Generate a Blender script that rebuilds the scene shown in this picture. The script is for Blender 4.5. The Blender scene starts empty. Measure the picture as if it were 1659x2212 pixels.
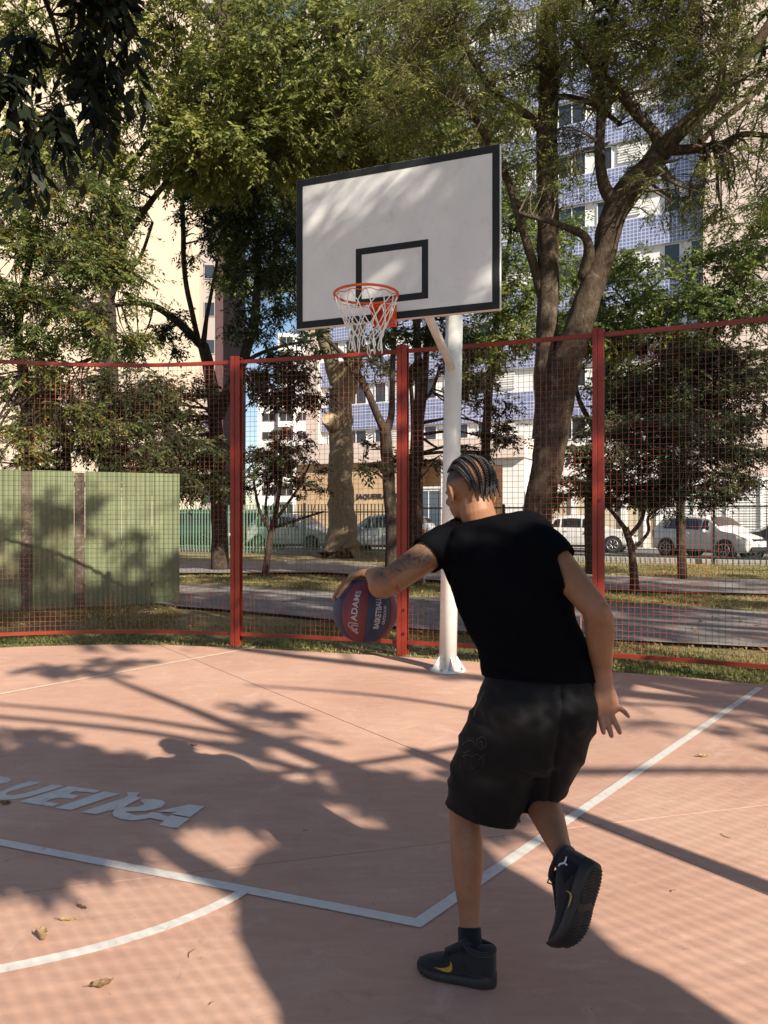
import bpy, bmesh, math, random
import numpy as np
from mathutils import Vector, Matrix, noise

# ------------------------------------------------------------------ camera, light, exposure
SC = bpy.context.scene
COL = SC.collection
CAM_H = 1.47
FPX = 1597.0            # focal length in reference pixels (image 1659 x 2212 reference pixels)
cam_data = bpy.data.cameras.new("camera")
cam_data.sensor_fit = 'VERTICAL'
cam_data.sensor_height = 36.0
cam_data.lens = 36.0 * FPX / 2212.0
cam_data.shift_y = 10.0 / 2212.0
cam_data.clip_start = 0.05
cam_data.clip_end = 3000.0
camera = bpy.data.objects.new("camera", cam_data)
camera.location = (0, 0, CAM_H)
camera.rotation_euler = (math.radians(90), 0, 0)
COL.objects.link(camera)
SC.camera = camera

SUN_H = Vector((0.62, -0.785, 0.0)).normalized()     # horizontal direction towards the sun
SUN_EL = math.radians(31.0)
SUN_DIR = Vector((SUN_H.x * math.cos(SUN_EL), SUN_H.y * math.cos(SUN_EL), math.sin(SUN_EL)))
world = bpy.data.worlds.new("World")
SC.world = world
world.use_nodes = True
wn = world.node_tree
wn.nodes.clear()
sky = wn.nodes.new('ShaderNodeTexSky')
sky.sky_type = 'NISHITA'
sky.sun_disc = False
sky.sun_elevation = SUN_EL
sky.sun_rotation = math.atan2(SUN_H.x, SUN_H.y)
sky.air_density = 1.0
sky.dust_density = 0.6
sky.ozone_density = 1.0
bg = wn.nodes.new('ShaderNodeBackground')
bg.inputs['Strength'].default_value = 0.078
wo = wn.nodes.new('ShaderNodeOutputWorld')
wn.links.new(sky.outputs[0], bg.inputs['Color'])
wn.links.new(bg.outputs[0], wo.inputs['Surface'])

sun_data = bpy.data.lights.new("sun", 'SUN')
sun_data.energy = 4.9
sun_data.angle = math.radians(0.53)
sun_data.color = (1.0, 0.905, 0.76)
sun = bpy.data.objects.new("sun", sun_data)
sun.rotation_euler = SUN_DIR.to_track_quat('Z', 'Y').to_euler()
sun.location = (20, -25, 20)
COL.objects.link(sun)

SC.view_settings.view_transform = 'Standard'
SC.view_settings.look = 'None'
SC.view_settings.gamma = 1.0
SC.view_settings.use_curve_mapping = False
SC.view_settings.exposure = 0.86
SC.cycles.max_bounces = 6
SC.cycles.transparent_max_bounces = 8

# ------------------------------------------------------------------ helpers
def at(x, y, d):
    """point seen at reference pixel (x, y) at distance d in front of the camera plane"""
    return Vector(((x - 829.5) / FPX * d, d, CAM_H - (y - 1116.0) / FPX * d))

def gnd(x, y, z=0.0):
    """ground point seen at reference pixel (x, y)"""
    d = (CAM_H - z) * FPX / (y - 1116.0)
    return Vector(((x - 829.5) / FPX * d, d, z))

def link(o, parent=None):
    COL.objects.link(o)
    if parent is not None:
        o.parent = parent
        o.matrix_parent_inverse = Matrix.Translation(-parent.location) if parent.parent is None else Matrix.Identity(4)
    return o

def tag(o, label=None, cat=None, group=None, kind=None):
    if label: o['label'] = label
    if cat: o['category'] = cat
    if group: o['group'] = group
    if kind: o['kind'] = kind
    return o

def empty(name, loc=(0, 0, 0)):
    o = bpy.data.objects.new(name, None)
    o.empty_display_size = 0.2
    o.location = loc
    COL.objects.link(o)
    return o

def mesh_obj(name, verts, faces, mat=None, parent=None, smooth=False):
    me = bpy.data.meshes.new(name)
    me.from_pydata([tuple(v) for v in verts], [], faces)
    if mat is not None: me.materials.append(mat)
    if smooth: me.polygons.foreach_set('use_smooth', [True] * len(me.polygons))
    me.update()
    o = bpy.data.objects.new(name, me)
    return link(o, parent)

class MB:
    """collects simple shapes in world coordinates and links them as one mesh object"""
    def __init__(self): self.v = []; self.f = []; self.m = []; self.mi = 0
    def add(self, vs, fs):
        b = len(self.v)
        self.v += [Vector(v) for v in vs]
        self.f += [tuple(i + b for i in f) for f in fs]
        self.m += [self.mi] * len(fs)
        return self
    def box(self, c, s, M=None, taper=1.0):
        c = Vector(c); hx, hy, hz = s[0] / 2, s[1] / 2, s[2] / 2
        vs = []
        for z in (-1, 1):
            k = taper if z > 0 else 1.0
            for (x, y) in ((-1, -1), (1, -1), (1, 1), (-1, 1)):
                p = Vector((x * hx * k, y * hy * k, z * hz))
                if M is not None: p = M @ p
                vs.append(c + p)
        return self.add(vs, [(3, 2, 1, 0), (4, 5, 6, 7), (0, 1, 5, 4), (1, 2, 6, 5), (2, 3, 7, 6), (3, 0, 4, 7)])
    def tube(self, pts, rad, n=8, cap=True, closed=False):
        pts = [Vector(p) for p in pts]
        if not hasattr(rad, '__len__'): rad = [rad] * len(pts)
        k = len(pts); vs = []; fs = []
        up = None
        for i, p in enumerate(pts):
            if closed: t = pts[(i + 1) % k] - pts[(i - 1) % k]
            else: t = pts[min(i + 1, k - 1)] - pts[max(i - 1, 0)]
            if t.length < 1e-9: t = Vector((0, 0, 1))
            t.normalize()
            if up is None:
                up = Vector((0, 0, 1)) if abs(t.z) < .9 else Vector((1, 0, 0))
            up = (up - t * up.dot(t))
            if up.length < 1e-6: up = t.orthogonal()
            up.normalize(); sd = t.cross(up)
            for j in range(n):
                a = 2 * math.pi * j / n
                vs.append(p + (up * math.cos(a) + sd * math.sin(a)) * rad[i])
        for i in range(k if closed else k - 1):
            for j in range(n):
                a = i * n + j; b = i * n + (j + 1) % n
                c = ((i + 1) % k) * n + (j + 1) % n; d = ((i + 1) % k) * n + j
                fs.append((a, b, c, d))
        if cap and not closed:
            fs.append(tuple(range(n))[::-1]); fs.append(tuple((k - 1) * n + j for j in range(n)))
        return self.add(vs, fs)
    def prism(self, poly, nrm, depth):
        """flat outline (3-D points) pushed along nrm by depth"""
        poly = [Vector(p) for p in poly]; n = len(poly); nv = Vector(nrm) * depth
        vs = poly + [p + nv for p in poly]
        fs = [tuple(range(n))[::-1], tuple(range(n, 2 * n))]
        for i in range(n): fs.append((i, (i + 1) % n, n + (i + 1) % n, n + i))
        return self.add(vs, fs)
    def ring_loft(self, rings, cap=True):
        n = len(rings[0]); vs = []; fs = []
        for r in rings: vs += [Vector(p) for p in r]
        for i in range(len(rings) - 1):
            for j in range(n):
                fs.append((i * n + j, i * n + (j + 1) % n, (i + 1) * n + (j + 1) % n, (i + 1) * n + j))
        if cap:
            fs.append(tuple(range(n))[::-1]); b = (len(rings) - 1) * n
            fs.append(tuple(b + j for j in range(n)))
        return self.add(vs, fs)
    def build(self, name, mat, parent=None, smooth=False, bevel=0, kind=None, mats=None):
        me = bpy.data.meshes.new(name)
        me.from_pydata([tuple(v) for v in self.v], [], self.f)
        for m_ in (mats or [mat]): me.materials.append(m_)
        if mats: me.polygons.foreach_set('material_index', self.m)
        bm = bmesh.new(); bm.from_mesh(me); bmesh.ops.recalc_face_normals(bm, faces=bm.faces); bm.to_mesh(me); bm.free()
        if smooth: me.polygons.foreach_set('use_smooth', [True] * len(me.polygons))
        me.update()
        o = bpy.data.objects.new(name, me); link(o, parent)
        if bevel:
            b = o.modifiers.new('bevel', 'BEVEL'); b.width = bevel; b.segments = 2; b.limit_method = 'ANGLE'; b.angle_limit = math.radians(40)
        if kind: o['kind'] = kind
        return o

def children(o): return [c for c in bpy.data.objects if c.parent == o]
def copy_tree(o, parent=None, M=None):
    c = o.copy(); COL.objects.link(c)
    if parent is not None: c.parent = parent
    kids = [k for k in o.children]
    for ch in kids: copy_tree(ch, c)
    return c

def rotz(a): return Matrix.Rotation(a, 3, 'Z')

def catmull(pts, per=6):
    """smooth polyline through rows of numbers"""
    P = [np.array(p, float) for p in pts]
    if len(P) < 3: return [p for p in P]
    out = []
    for i in range(len(P) - 1):
        p0 = P[max(i - 1, 0)]; p1 = P[i]; p2 = P[i + 1]; p3 = P[min(i + 2, len(P) - 1)]
        for k in range(per):
            t = k / per
            out.append(0.5 * ((2 * p1) + (-p0 + p2) * t + (2 * p0 - 5 * p1 + 4 * p2 - p3) * t * t + (-p0 + 3 * p1 - 3 * p2 + p3) * t ** 3))
    out.append(P[-1])
    return out

# ------------------------------------------------------------------ materials
def nodes_mat(name):
    m = bpy.data.materials.new(name); m.use_nodes = True
    nt = m.node_tree
    b = nt.nodes['Principled BSDF']
    return m, nt, b

def N(nt, t, **kw):
    n = nt.nodes.new(t)
    for k, v in kw.items():
        if k in n.inputs.keys() if hasattr(n.inputs, 'keys') else False: n.inputs[k].default_value = v
        else: setattr(n, k, v)
    return n

def coords(nt, scale=(1, 1, 1), obj=True):
    tc = nt.nodes.new('ShaderNodeTexCoord'); mp = nt.nodes.new('ShaderNodeMapping')
    mp.inputs['Scale'].default_value = scale
    nt.links.new(tc.outputs['Object' if obj else 'Generated'], mp.inputs[0])
    return mp.outputs[0]

def noise_tex(nt, vec, scale, detail=4, rough=0.55, dist=0.0):
    n = nt.nodes.new('ShaderNodeTexNoise')
    n.inputs['Scale'].default_value = scale; n.inputs['Detail'].default_value = detail
    n.inputs['Roughness'].default_value = rough; n.inputs['Distortion'].default_value = dist
    nt.links.new(vec, n.inputs['Vector'])
    return n.outputs['Fac']

def ramp(nt, fac, stops):
    r = nt.nodes.new('ShaderNodeValToRGB')
    el = r.color_ramp.elements
    while len(el) < len(stops): el.new(0.5)
    for e, (p, c) in zip(el, stops):
        e.position = p; e.color = (c[0], c[1], c[2], 1) if len(c) == 3 else c
    nt.links.new(fac, r.inputs[0])
    return r.outputs[0]

def mixc(nt, fac, a, b, mode='MIX'):
    m = nt.nodes.new('ShaderNodeMix'); m.data_type = 'RGBA'; m.blend_type = mode
    for sock, v in ((m.inputs[0], fac), (m.inputs[6], a), (m.inputs[7], b)):
        if hasattr(v, 'links'): nt.links.new(v, sock)
        elif hasattr(v, '__len__'): sock.default_value = (v[0], v[1], v[2], 1)
        else: sock.default_value = v
    return m.outputs[2]

def bump(nt, b, h, strength=0.3, dist=0.01):
    bn = nt.nodes.new('ShaderNodeBump'); bn.inputs['Strength'].default_value = strength; bn.inputs['Distance'].default_value = dist
    nt.links.new(h, bn.inputs['Height']); nt.links.new(bn.outputs[0], b.inputs['Normal'])

def paint(name, col, rough=0.5, var=0.15, scale=6, metal=0.0, bmp=0.0, spec=0.5, dirt=None):
    m, nt, b = nodes_mat(name)
    v = coords(nt)
    f = noise_tex(nt, v, scale, 5, 0.6)
    lo = [c * (1 - var) for c in col]; hi = [min(1, c * (1 + var)) for c in col]
    c = ramp(nt, f, [(0.3, lo), (0.7, hi)])
    if dirt:
        f2 = noise_tex(nt, v, scale * 2.7, 8, 0.7)
        k = ramp(nt, f2, [(0.55, (0, 0, 0)), (0.72, (1, 1, 1))])
        c = mixc(nt, k, c, dirt)
    nt.links.new(c, b.inputs['Base Color'])
    b.inputs['Roughness'].default_value = rough
    b.inputs['Metallic'].default_value = metal
    b.inputs['Specular IOR Level'].default_value = spec
    if bmp:
        bump(nt, b, noise_tex(nt, v, scale * 8, 6, 0.6), bmp, 0.01)
    return m

M = {}
def court_mat():
    m, nt, b = nodes_mat('court_concrete')
    v = coords(nt)
    big = noise_tex(nt, v, 0.9, 5, 0.6, 0.6)
    c = ramp(nt, big, [(0.28, (0.46, 0.272, 0.198)), (0.5, (0.55, 0.335, 0.243)), (0.75, (0.65, 0.44, 0.325))])
    st = coords(nt, (1.2, 5.0, 1))
    f = noise_tex(nt, st, 3.0, 8, 0.65, 0.8)
    c = mixc(nt, 0.35, c, ramp(nt, f, [(0.3, (0.42, 0.22, 0.17)), (0.7, (0.63, 0.39, 0.30))]))
    s = noise_tex(nt, v, 14, 8, 0.7)
    c = mixc(nt, ramp(nt, s, [(0.60, (0, 0, 0)), (0.78, (0.45, 0.45, 0.45))]), c, (0.30, 0.15, 0.115))
    dk = noise_tex(nt, v, 5.5, 9, 0.75, 1.5)
    c = mixc(nt, ramp(nt, dk, [(0.60, (0, 0, 0)), (0.72, (0.6, 0.6, 0.6))]), c, (0.27, 0.155, 0.12))
    lt = noise_tex(nt, v, 2.3, 8, 0.7, 2.0)
    c = mixc(nt, ramp(nt, lt, [(0.56, (0, 0, 0)), (0.72, (0.45, 0.45, 0.45))]), c, (0.72, 0.52, 0.42))
    nt.links.new(c, b.inputs['Base Color'])
    b.inputs['Roughness'].default_value = 0.72
    b.inputs['Specular IOR Level'].default_value = 0.3
    bump(nt, b, noise_tex(nt, v, 90, 5, 0.7), 0.12, 0.004)
    return m
M['court'] = court_mat()
def line_mat():
    m, nt, b = nodes_mat('court_line_paint')
    v = coords(nt)
    f = noise_tex(nt, v, 22, 9, 0.75, 0.7)
    c = ramp(nt, f, [(0.30, (0.46, 0.36, 0.30)), (0.43, (0.66, 0.62, 0.57)), (0.7, (0.74, 0.71, 0.66))])
    f2 = noise_tex(nt, v, 4, 6, 0.7)
    c = mixc(nt, ramp(nt, f2, [(0.55, (0, 0, 0)), (0.75, (0.5, 0.5, 0.5))]), c, (0.52, 0.41, 0.35))
    nt.links.new(c, b.inputs['Base Color']); b.inputs['Roughness'].default_value = 0.65
    return m
M['line'] = line_mat()
M['thin_line'] = paint('thin_line_paint', (0.72, 0.56, 0.44), 0.7, 0.15, 9)
def ground_mat():
    m, nt, b = nodes_mat('dry_lawn')
    v = coords(nt)
    f = noise_tex(nt, v, 0.55, 6, 0.65, 0.4)
    c = ramp(nt, f, [(0.30, (0.10, 0.115, 0.035)), (0.46, (0.17, 0.16, 0.055)), (0.58, (0.30, 0.24, 0.11)), (0.72, (0.36, 0.27, 0.16))])
    g = noise_tex(nt, v, 18, 8, 0.75)
    c = mixc(nt, 0.6, c, ramp(nt, g, [(0.35, (0.07, 0.07, 0.025)), (0.6, (0.28, 0.24, 0.10)), (0.75, (0.42, 0.33, 0.18))]), 'MIX')
    nt.links.new(c, b.inputs['Base Color']); b.inputs['Roughness'].default_value = 0.95
    bump(nt, b, noise_tex(nt, v, 40, 6, 0.8), 0.8, 0.03)
    return m
M['ground'] = ground_mat()
M['asphalt'] = paint('park_path_asphalt', (0.20, 0.185, 0.17), 0.85, 0.22, 2.5, bmp=0.3, dirt=(0.27, 0.25, 0.23))
M['road'] = paint('street_asphalt', (0.12, 0.118, 0.115), 0.85, 0.2, 1.5, bmp=0.3)
M['kerb'] = paint('kerb_concrete', (0.40, 0.38, 0.34), 0.85, 0.2, 4, bmp=0.2)
M['joint'] = paint('joint_filler', (0.10, 0.055, 0.045), 0.9, 0.2, 9)
M['red'] = paint('red_enamel', (0.23, 0.026, 0.014), 0.42, 0.16, 5, dirt=(0.17, 0.045, 0.028), bmp=0.15)
M['red_wire'] = paint('red_wire_enamel', (0.24, 0.05, 0.03), 0.4, 0.15, 5)
M['white_paint'] = paint('white_pole_enamel', (0.78, 0.77, 0.74), 0.38, 0.05, 4, dirt=(0.62, 0.60, 0.55))
M['board_white'] = paint('backboard_white', (0.79, 0.78, 0.77), 0.5, 0.04, 3, dirt=(0.68, 0.66, 0.63))
M['board_black'] = paint('backboard_black_line', (0.010, 0.012, 0.012), 0.7, 0.2, 6)
M['orange'] = paint('rim_orange_enamel', (0.72, 0.10, 0.02), 0.35, 0.1, 12, dirt=(0.40, 0.06, 0.02))
M['net'] = paint('net_cord', (0.88, 0.87, 0.85), 0.9, 0.08, 30)
M['bolt'] = paint('zinc_bolt', (0.45, 0.43, 0.40), 0.35, 0.1, 30, metal=0.9)
# ------------------------------------------------------------------ ground, court, paths
def sheet(name, poly, z, mat, kind='structure', parent=None):
    o = mesh_obj(name, [(p[0], p[1], z) for p in poly], [tuple(range(len(poly)))], mat, parent)
    if parent is None: o['kind'] = kind
    return o

# the fence ring (plan view), clockwise from the far left
FENCE = [(-8.6, 2.6), (-7.9, 5.0), (-6.6, 6.9), (-5.5, 7.85), (-4.37, 8.38), (-3.0, 8.60), (-1.68, 8.42), (0.20, 7.87), (2.08, 7.17), (3.45, 6.55),
         (4.9, 5.6), (5.7, 4.1), (5.5, 2.3), (4.4, 0.9), (2.9, 0.05), (1.15, -0.30), (-0.8, -0.85), (-3.5, -1.3), (-6.4, -0.8), (-8.1, 0.8)]
def ring_curve(pts, per=8):
    P = [np.array(p, float) for p in pts]; n = len(P); out = []
    for i in range(n):
        p0, p1, p2, p3 = P[(i - 1) % n], P[i], P[(i + 1) % n], P[(i + 2) % n]
        for k in range(per):
            t = k / per
            out.append(0.5 * ((2 * p1) + (-p0 + p2) * t + (2 * p0 - 5 * p1 + 4 * p2 - p3) * t * t + (-p0 + 3 * p1 - 3 * p2 + p3) * t ** 3))
    return out
RING = ring_curve(FENCE, 8)
# outward normals along the ring
def ring_normal(i):
    a = RING[(i - 1) % len(RING)]; b = RING[(i + 1) % len(RING)]
    t = b - a; t /= np.linalg.norm(t)
    return np.array([-t[1], t[0]])
COURT = [RING[i] - ring_normal(i) * 0.20 for i in range(len(RING))]

# the lawn: one sheet to the horizon, gently uneven beyond the court
def ground_height(x, y):
    r = max(0.0, min(1.0, (y - 9.5) / 4.0))
    return -0.012 + 0.05 * r * (noise.noise(Vector((x * 0.25, y * 0.25, 0.3))))
gv = []; gf = []
xs = [-900, -300, -100, -50] + [x * 1.0 for x in range(-36, 37)] + [50, 100, 300, 900]
ys = [-900, -300, -100, -40, -20] + [y * 1.0 for y in range(-10, 33)] + [40, 60, 100, 300, 1500]
for y in ys:
    for x in xs: gv.append((x, y, ground_height(x, y) if abs(x) < 40 and -9 < y < 26 else -0.012))
nx = len(xs)
for j in range(len(ys) - 1):
    for i in range(nx - 1): gf.append((j * nx + i, j * nx + i + 1, (j + 1) * nx + i + 1, (j + 1) * nx + i))
ground = mesh_obj('ground', gv, gf, M['ground'], smooth=True); ground['kind'] = 'structure'

# court: dark base sheet and the concrete slabs that the saw cuts divide it into
court = sheet('court', COURT, 0.004, M['joint'])
def clip(poly, p, n, off):
    """keep the side where (q - p).n > off"""
    out = []
    for i in range(len(poly)):
        a = np.array(poly[i]); b = np.array(poly[(i + 1) % len(poly)])
        da = (a - p).dot(n) - off; db = (b - p).dot(n) - off
        if da > 0: out.append(a)
        if da * db < 0: out.append(a + (b - a) * da / (da - db))
    return out
def pln(pa, pb):
    a = np.array(gnd(*pa)[:2]); b = np.array(gnd(*pb)[:2]); t = (b - a) / np.linalg.norm(b - a)
    return a, np.array([-t[1], t[0]])
J1 = pln((340, 1395), (1659, 1942))       # long saw cut towards the right
J2 = pln((0, 1942), (1659, 1745))         # saw cut across the near court
HW = 0.0035
slabs = []
for s1 in (1, -1):
    for s2 in (1, -1):
        q = clip(COURT, J1[0], J1[1] * s1, HW)
        if len(q) > 2: q = clip(q, J2[0], J2[1] * s2, HW)
        if len(q) > 2: slabs.append(q)
for q in slabs:
    mb = MB(); n = len(q)
    mb.add([(p[0], p[1], 0.016) for p in q] + [(p[0], p[1], -0.10) for p in q],
           [tuple(range(n))] + [(i, n + i, n + (i + 1) % n, (i + 1) % n) for i in range(n)])
    mb.build('slab', M['court'], court)

Z1 = 0.020
def stripe(a, b, w, z, mat, name, parent, ext=0.0, n=None):
    a = np.array(a[:2], float); b = np.array(b[:2], float); t = (b - a) / np.linalg.norm(b - a); nrm = np.array([-t[1], t[0]])
    a = a - t * ext; b = b + t * ext
    return sheet(name, [a - nrm * w / 2, b - nrm * w / 2, b + nrm * w / 2, a + nrm * w / 2], z, mat, parent=parent)
# free-throw line and lane line meet in a mitred corner
cA = gnd(-700, 1692); cC = gnd(903, 2005); cB = gnd(1642, 1490)
def offset_path(pts, w, z, mat, name, parent):
    P = [np.array(p[:2], float) for p in pts]; L = []; R = []
    for i, p in enumerate(P):
        t1 = (P[i] - P[i - 1]) if i > 0 else (P[1] - P[0]); t2 = (P[i + 1] - P[i]) if i < len(P) - 1 else t1
        t1 = t1 / np.linalg.norm(t1); t2 = t2 / np.linalg.norm(t2)
        n1 = np.array([-t1[1], t1[0]]); n2 = np.array([-t2[1], t2[0]]); n_ = n1 + n2; n_ /= np.linalg.norm(n_)
        k = w / 2 / max(0.3, n_.dot(n1))
        L.append(p + n_ * k); R.append(p - n_ * k)
    vs = [(q[0], q[1], z) for q in L] + [(q[0], q[1], z) for q in R]; n = len(P)
    fs = [(i, n + i, n + i + 1, i + 1) for i in range(n - 1)]
    o = mesh_obj(name, vs, fs, mat, parent)
    return o
lines = offset_path([cA, cC, cB], 0.052, Z1, M['line'], 'key_line', court)
# free-throw circle arc, joins the free-throw line at (525, 1930)
arc_px = [(532, 1932), (500, 1952), (455, 1974), (400, 1998), (335, 2022), (265, 2044), (190, 2065), (100, 2086), (0, 2107), (-130, 2127), (-300, 2147)]
arc = [gnd(*p) for p in arc_px]
arc[0] = arc[0] - (arc[1] - arc[0]).normalized() * (-0.012)
offset_path([Vector(p) for p in catmull([tuple(p) for p in arc], 4)], 0.05, Z1 + .0012, M['line'], 'circle_line', court)
offset_path([gnd(-200, 1541), gnd(549, 1402.5)], 0.045, Z1, M['thin_line'], 'side_line', court)

# lettering painted on the court
ZL = 0.020
def zpt(zx, zy):      # crop pixel -> reference pixel -> court
    return gnd((zx / 3.072) / 1.15732, (zy / 3.072 + 1900) / 1.15732)
LET = [
 ('Q', [[(-420, 205), (-300, 165), (-120, 150), (0, 150), (60, 156), (88, 176), (62, 198), (0, 206), (-70, 240), (-140, 262), (-300, 275), (-430, 262)]]),
 ('U', [[(232, 188), (322, 198), (200, 232), (75, 268), (42, 284), (48, 295), (100, 299), (200, 280), (300, 250), (405, 216), (497, 224), (360, 268), (215, 310), (120, 329), (20, 333), (-50, 326), (-70, 305), (-40, 285), (20, 262), (130, 218)]]),
 ('E', [[(530, 228), (765, 260), (735, 279), (570, 268), (528, 288), (603, 302), (558, 326), (468, 318), (405, 326), (345, 347), (450, 362), (402, 388), (150, 348)]]),
 ('I', [[(798, 270), (922, 288), (545, 415), (422, 398)]]),
 ('R', [[(972, 278), (1078, 278), (1050, 300), (1058, 315), (1088, 322), (1040, 345), (985, 372), (960, 390), (735, 448), (620, 432), (760, 385), (880, 345), (945, 325), (985, 303)],
        [(1090, 331), (1180, 330), (1245, 340), (1273, 362), (1245, 392), (1180, 412), (1110, 424), (960, 428), (1040, 458), (1130, 448), (1165, 432), (1245, 441), (1215, 460), (1120, 484), (1020, 497), (930, 487), (872, 462), (862, 438), (880, 412), (930, 396), (1060, 392), (1108, 368), (1080, 345)]]),
 ('A', [[(1450, 373), (1570, 388), (1462, 472), (1310, 445), (1370, 423), (1310, 434), (1205, 428)],
        [(1222, 446), (1290, 469), (1320, 457), (1455, 482), (1358, 559), (1220, 532), (1262, 500), (1150, 478), (1165, 458)]]),
]
def tri_fill(name, outlines, z, mat, parent, conv):
    bm = bmesh.new()
    for ol in outlines:
        vs = [bm.verts.new((conv(*p)[0], conv(*p)[1], z)) for p in ol]
        es = [bm.edges.new((vs[i], vs[(i + 1) % len(vs)])) for i in range(len(vs))]
        bmesh.ops.triangle_fill(bm, use_beauty=True, edges=es, normal=(0, 0, 1))
    for f in bm.faces:
        if f.normal.z < 0: f.normal_flip()
    me = bpy.data.meshes.new(name); bm.to_mesh(me); bm.free(); me.materials.append(mat)
    return link(bpy.data.objects.new(name, me), parent)
for k_, (ch, ols) in enumerate(LET):
    tri_fill('painted_letter', ols, ZL - .0022 + .0007 * k_, M['line'], court, zpt)

# park paths beyond the fence
def band(name, near, far, z, mat):
    return sheet(name, [gnd(*p, z) for p in near] + [gnd(*p, z) for p in reversed(far)], z, mat)
band('footpath', [(340, 1303), (392, 1310), (480, 1316), (600, 1326), (750, 1342), (900, 1358), (1250, 1378), (1500, 1390), (1800, 1405)],
     [(340, 1262), (392, 1262), (480, 1263), (600, 1270), (750, 1280), (900, 1289), (1250, 1303), (1500, 1312), (1800, 1330)], 0.035, M['asphalt'])
band('upper_footpath', [(360, 1238), (700, 1236), (900, 1250), (1250, 1272), (1500, 1278), (1900, 1290)],
     [(360, 1214), (700, 1212), (900, 1228), (1250, 1240), (1500, 1248), (1900, 1258)], 0.048, M['asphalt'])
# ------------------------------------------------------------------ wire fence
fence = empty('wire_mesh_fence', (0.2, 7.87, 0))
tag(fence, 'tall red wire mesh fence on steel posts around the pink court', 'fence')
FH = 3.26
def ipost(x, y, ang, h, w=0.106, parent=None, name='post'):
    R = rotz(ang); mb = MB(); d = 0.10; t = 0.012
    for (cx, cy, sx, sy) in ((-w * .29, -d / 2, w * .42, t), (w * .21, -d / 2 + .016, w * .57, t), (0, d / 2, w, t), (-w * .08 - .004, .004, 0.008, d - t - .010)):
        mb.box(Vector((x, y, h / 2)) + R @ Vector((cx, cy, 0)), (sx, sy, h), R)
    mb.box(Vector((x, y, h - 0.02)) + R @ Vector((w * 0.25, 0, 0)), (w * 0.46, d - t - 0.004, 0.006), R)
    for zz in (0.25, 0.5, h * 0.5, h - 0.5):
        mb.box(Vector((x, y, zz)) + R @ Vector((w / 2 - 0.006, -d / 2 - 0.012, 0)), (0.02, 0.012, 0.03), R)
    return mb.build(name, M['red'], parent, bevel=0.003)
posts = [6, 7, 8, 10, 12, 13.6, 15.6, 17, 18.5, 0.3, 2.2]     # ring parameters of the posts
def ring_at(u):
    i = u * 8; a = int(math.floor(i)) % len(RING); f = i - math.floor(i)
    p = RING[a] * (1 - f) + RING[(a + 1) % len(RING)] * f
    n_ = ring_normal(a)
    return p, n_
for u in posts:
    p, n_ = ring_at(u)
    ipost(p[0], p[1], math.atan2(n_[1], n_[0]) - math.pi / 2, FH + 0.03, parent=fence)
# arc-length resampling of the ring
closed = RING + [RING[0]]
seg = [0.0]
for i in range(len(closed) - 1): seg.append(seg[-1] + float(np.linalg.norm(closed[i + 1] - closed[i])))
TOT = seg[-1]
def ring_s(s):
    s = s % TOT; i = int(np.searchsorted(seg, s, side='right')) - 1; i = min(i, len(closed) - 2)
    f = (s - seg[i]) / max(1e-9, seg[i + 1] - seg[i])
    return closed[i] * (1 - f) + closed[i + 1] * f
def post_s(u): return seg[int(u * 8)] + (u * 8 - int(u * 8)) * (seg[int(u * 8) + 1] - seg[int(u * 8)])
srt = sorted(post_s(u) for u in posts)
PITCH = 0.0555
for k, s0 in enumerate(srt):
    s1 = srt[(k + 1) % len(srt)]
    if s1 <= s0: s1 += TOT
    a = s0 + 0.055; b = s1 - 0.055
    pts = [ring_s(a + (b - a) * i / 30) for i in range(31)]
    mbr = MB()
    for z in (0.135, FH - 0.03):
        mbr = MB()
        rings = []
        for i, p in enumerate(pts):
            q0 = pts[max(i - 1, 0)]; q1 = pts[min(i + 1, 30)]; t = (q1 - q0) / np.linalg.norm(q1 - q0); n_ = np.array([-t[1], t[0]])
            w = 0.016
            rings.append([(p[0] + n_[0] * w, p[1] + n_[1] * w, z - .02), (p[0] - n_[0] * w, p[1] - n_[1] * w, z - .02),
                          (p[0] - n_[0] * w, p[1] - n_[1] * w, z + .02), (p[0] + n_[0] * w, p[1] + n_[1] * w, z + .02)])
        mbr.ring_loft(rings); mbr.build('rail', M['red'], fence)
    # welded wires: verticals and horizontals
    mw = MB(); r = 0.0021
    rnd = random.Random(k)
    nv_ = int((b - a) / PITCH)
    for i in range(1, nv_):
        p = ring_s(a + (b - a) * i / nv_)
        dx = 0.004 * rnd.uniform(-1, 1)
        mw.tube([(p[0] + dx, p[1], 0.15), (p[0] - dx, p[1], 1.7), (p[0] + dx, p[1], FH - 0.045)], r, 3, cap=False)
    nh = int((FH - 0.2) / PITCH)
    for j in range(1, nh):
        z = 0.155 + j * (FH - 0.2) / nh
        step = max(6, int((b - a) / 0.25))
        mw.tube([tuple(ring_s(a + (b - a) * i / step)) + (z + 0.003 * math.sin(i * 1.7 + j * 2.3),) for i in range(step + 1)], r, 3, cap=False)
    mw.build('wire_mesh', M['red_wire'], fence, kind='stuff')

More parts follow.
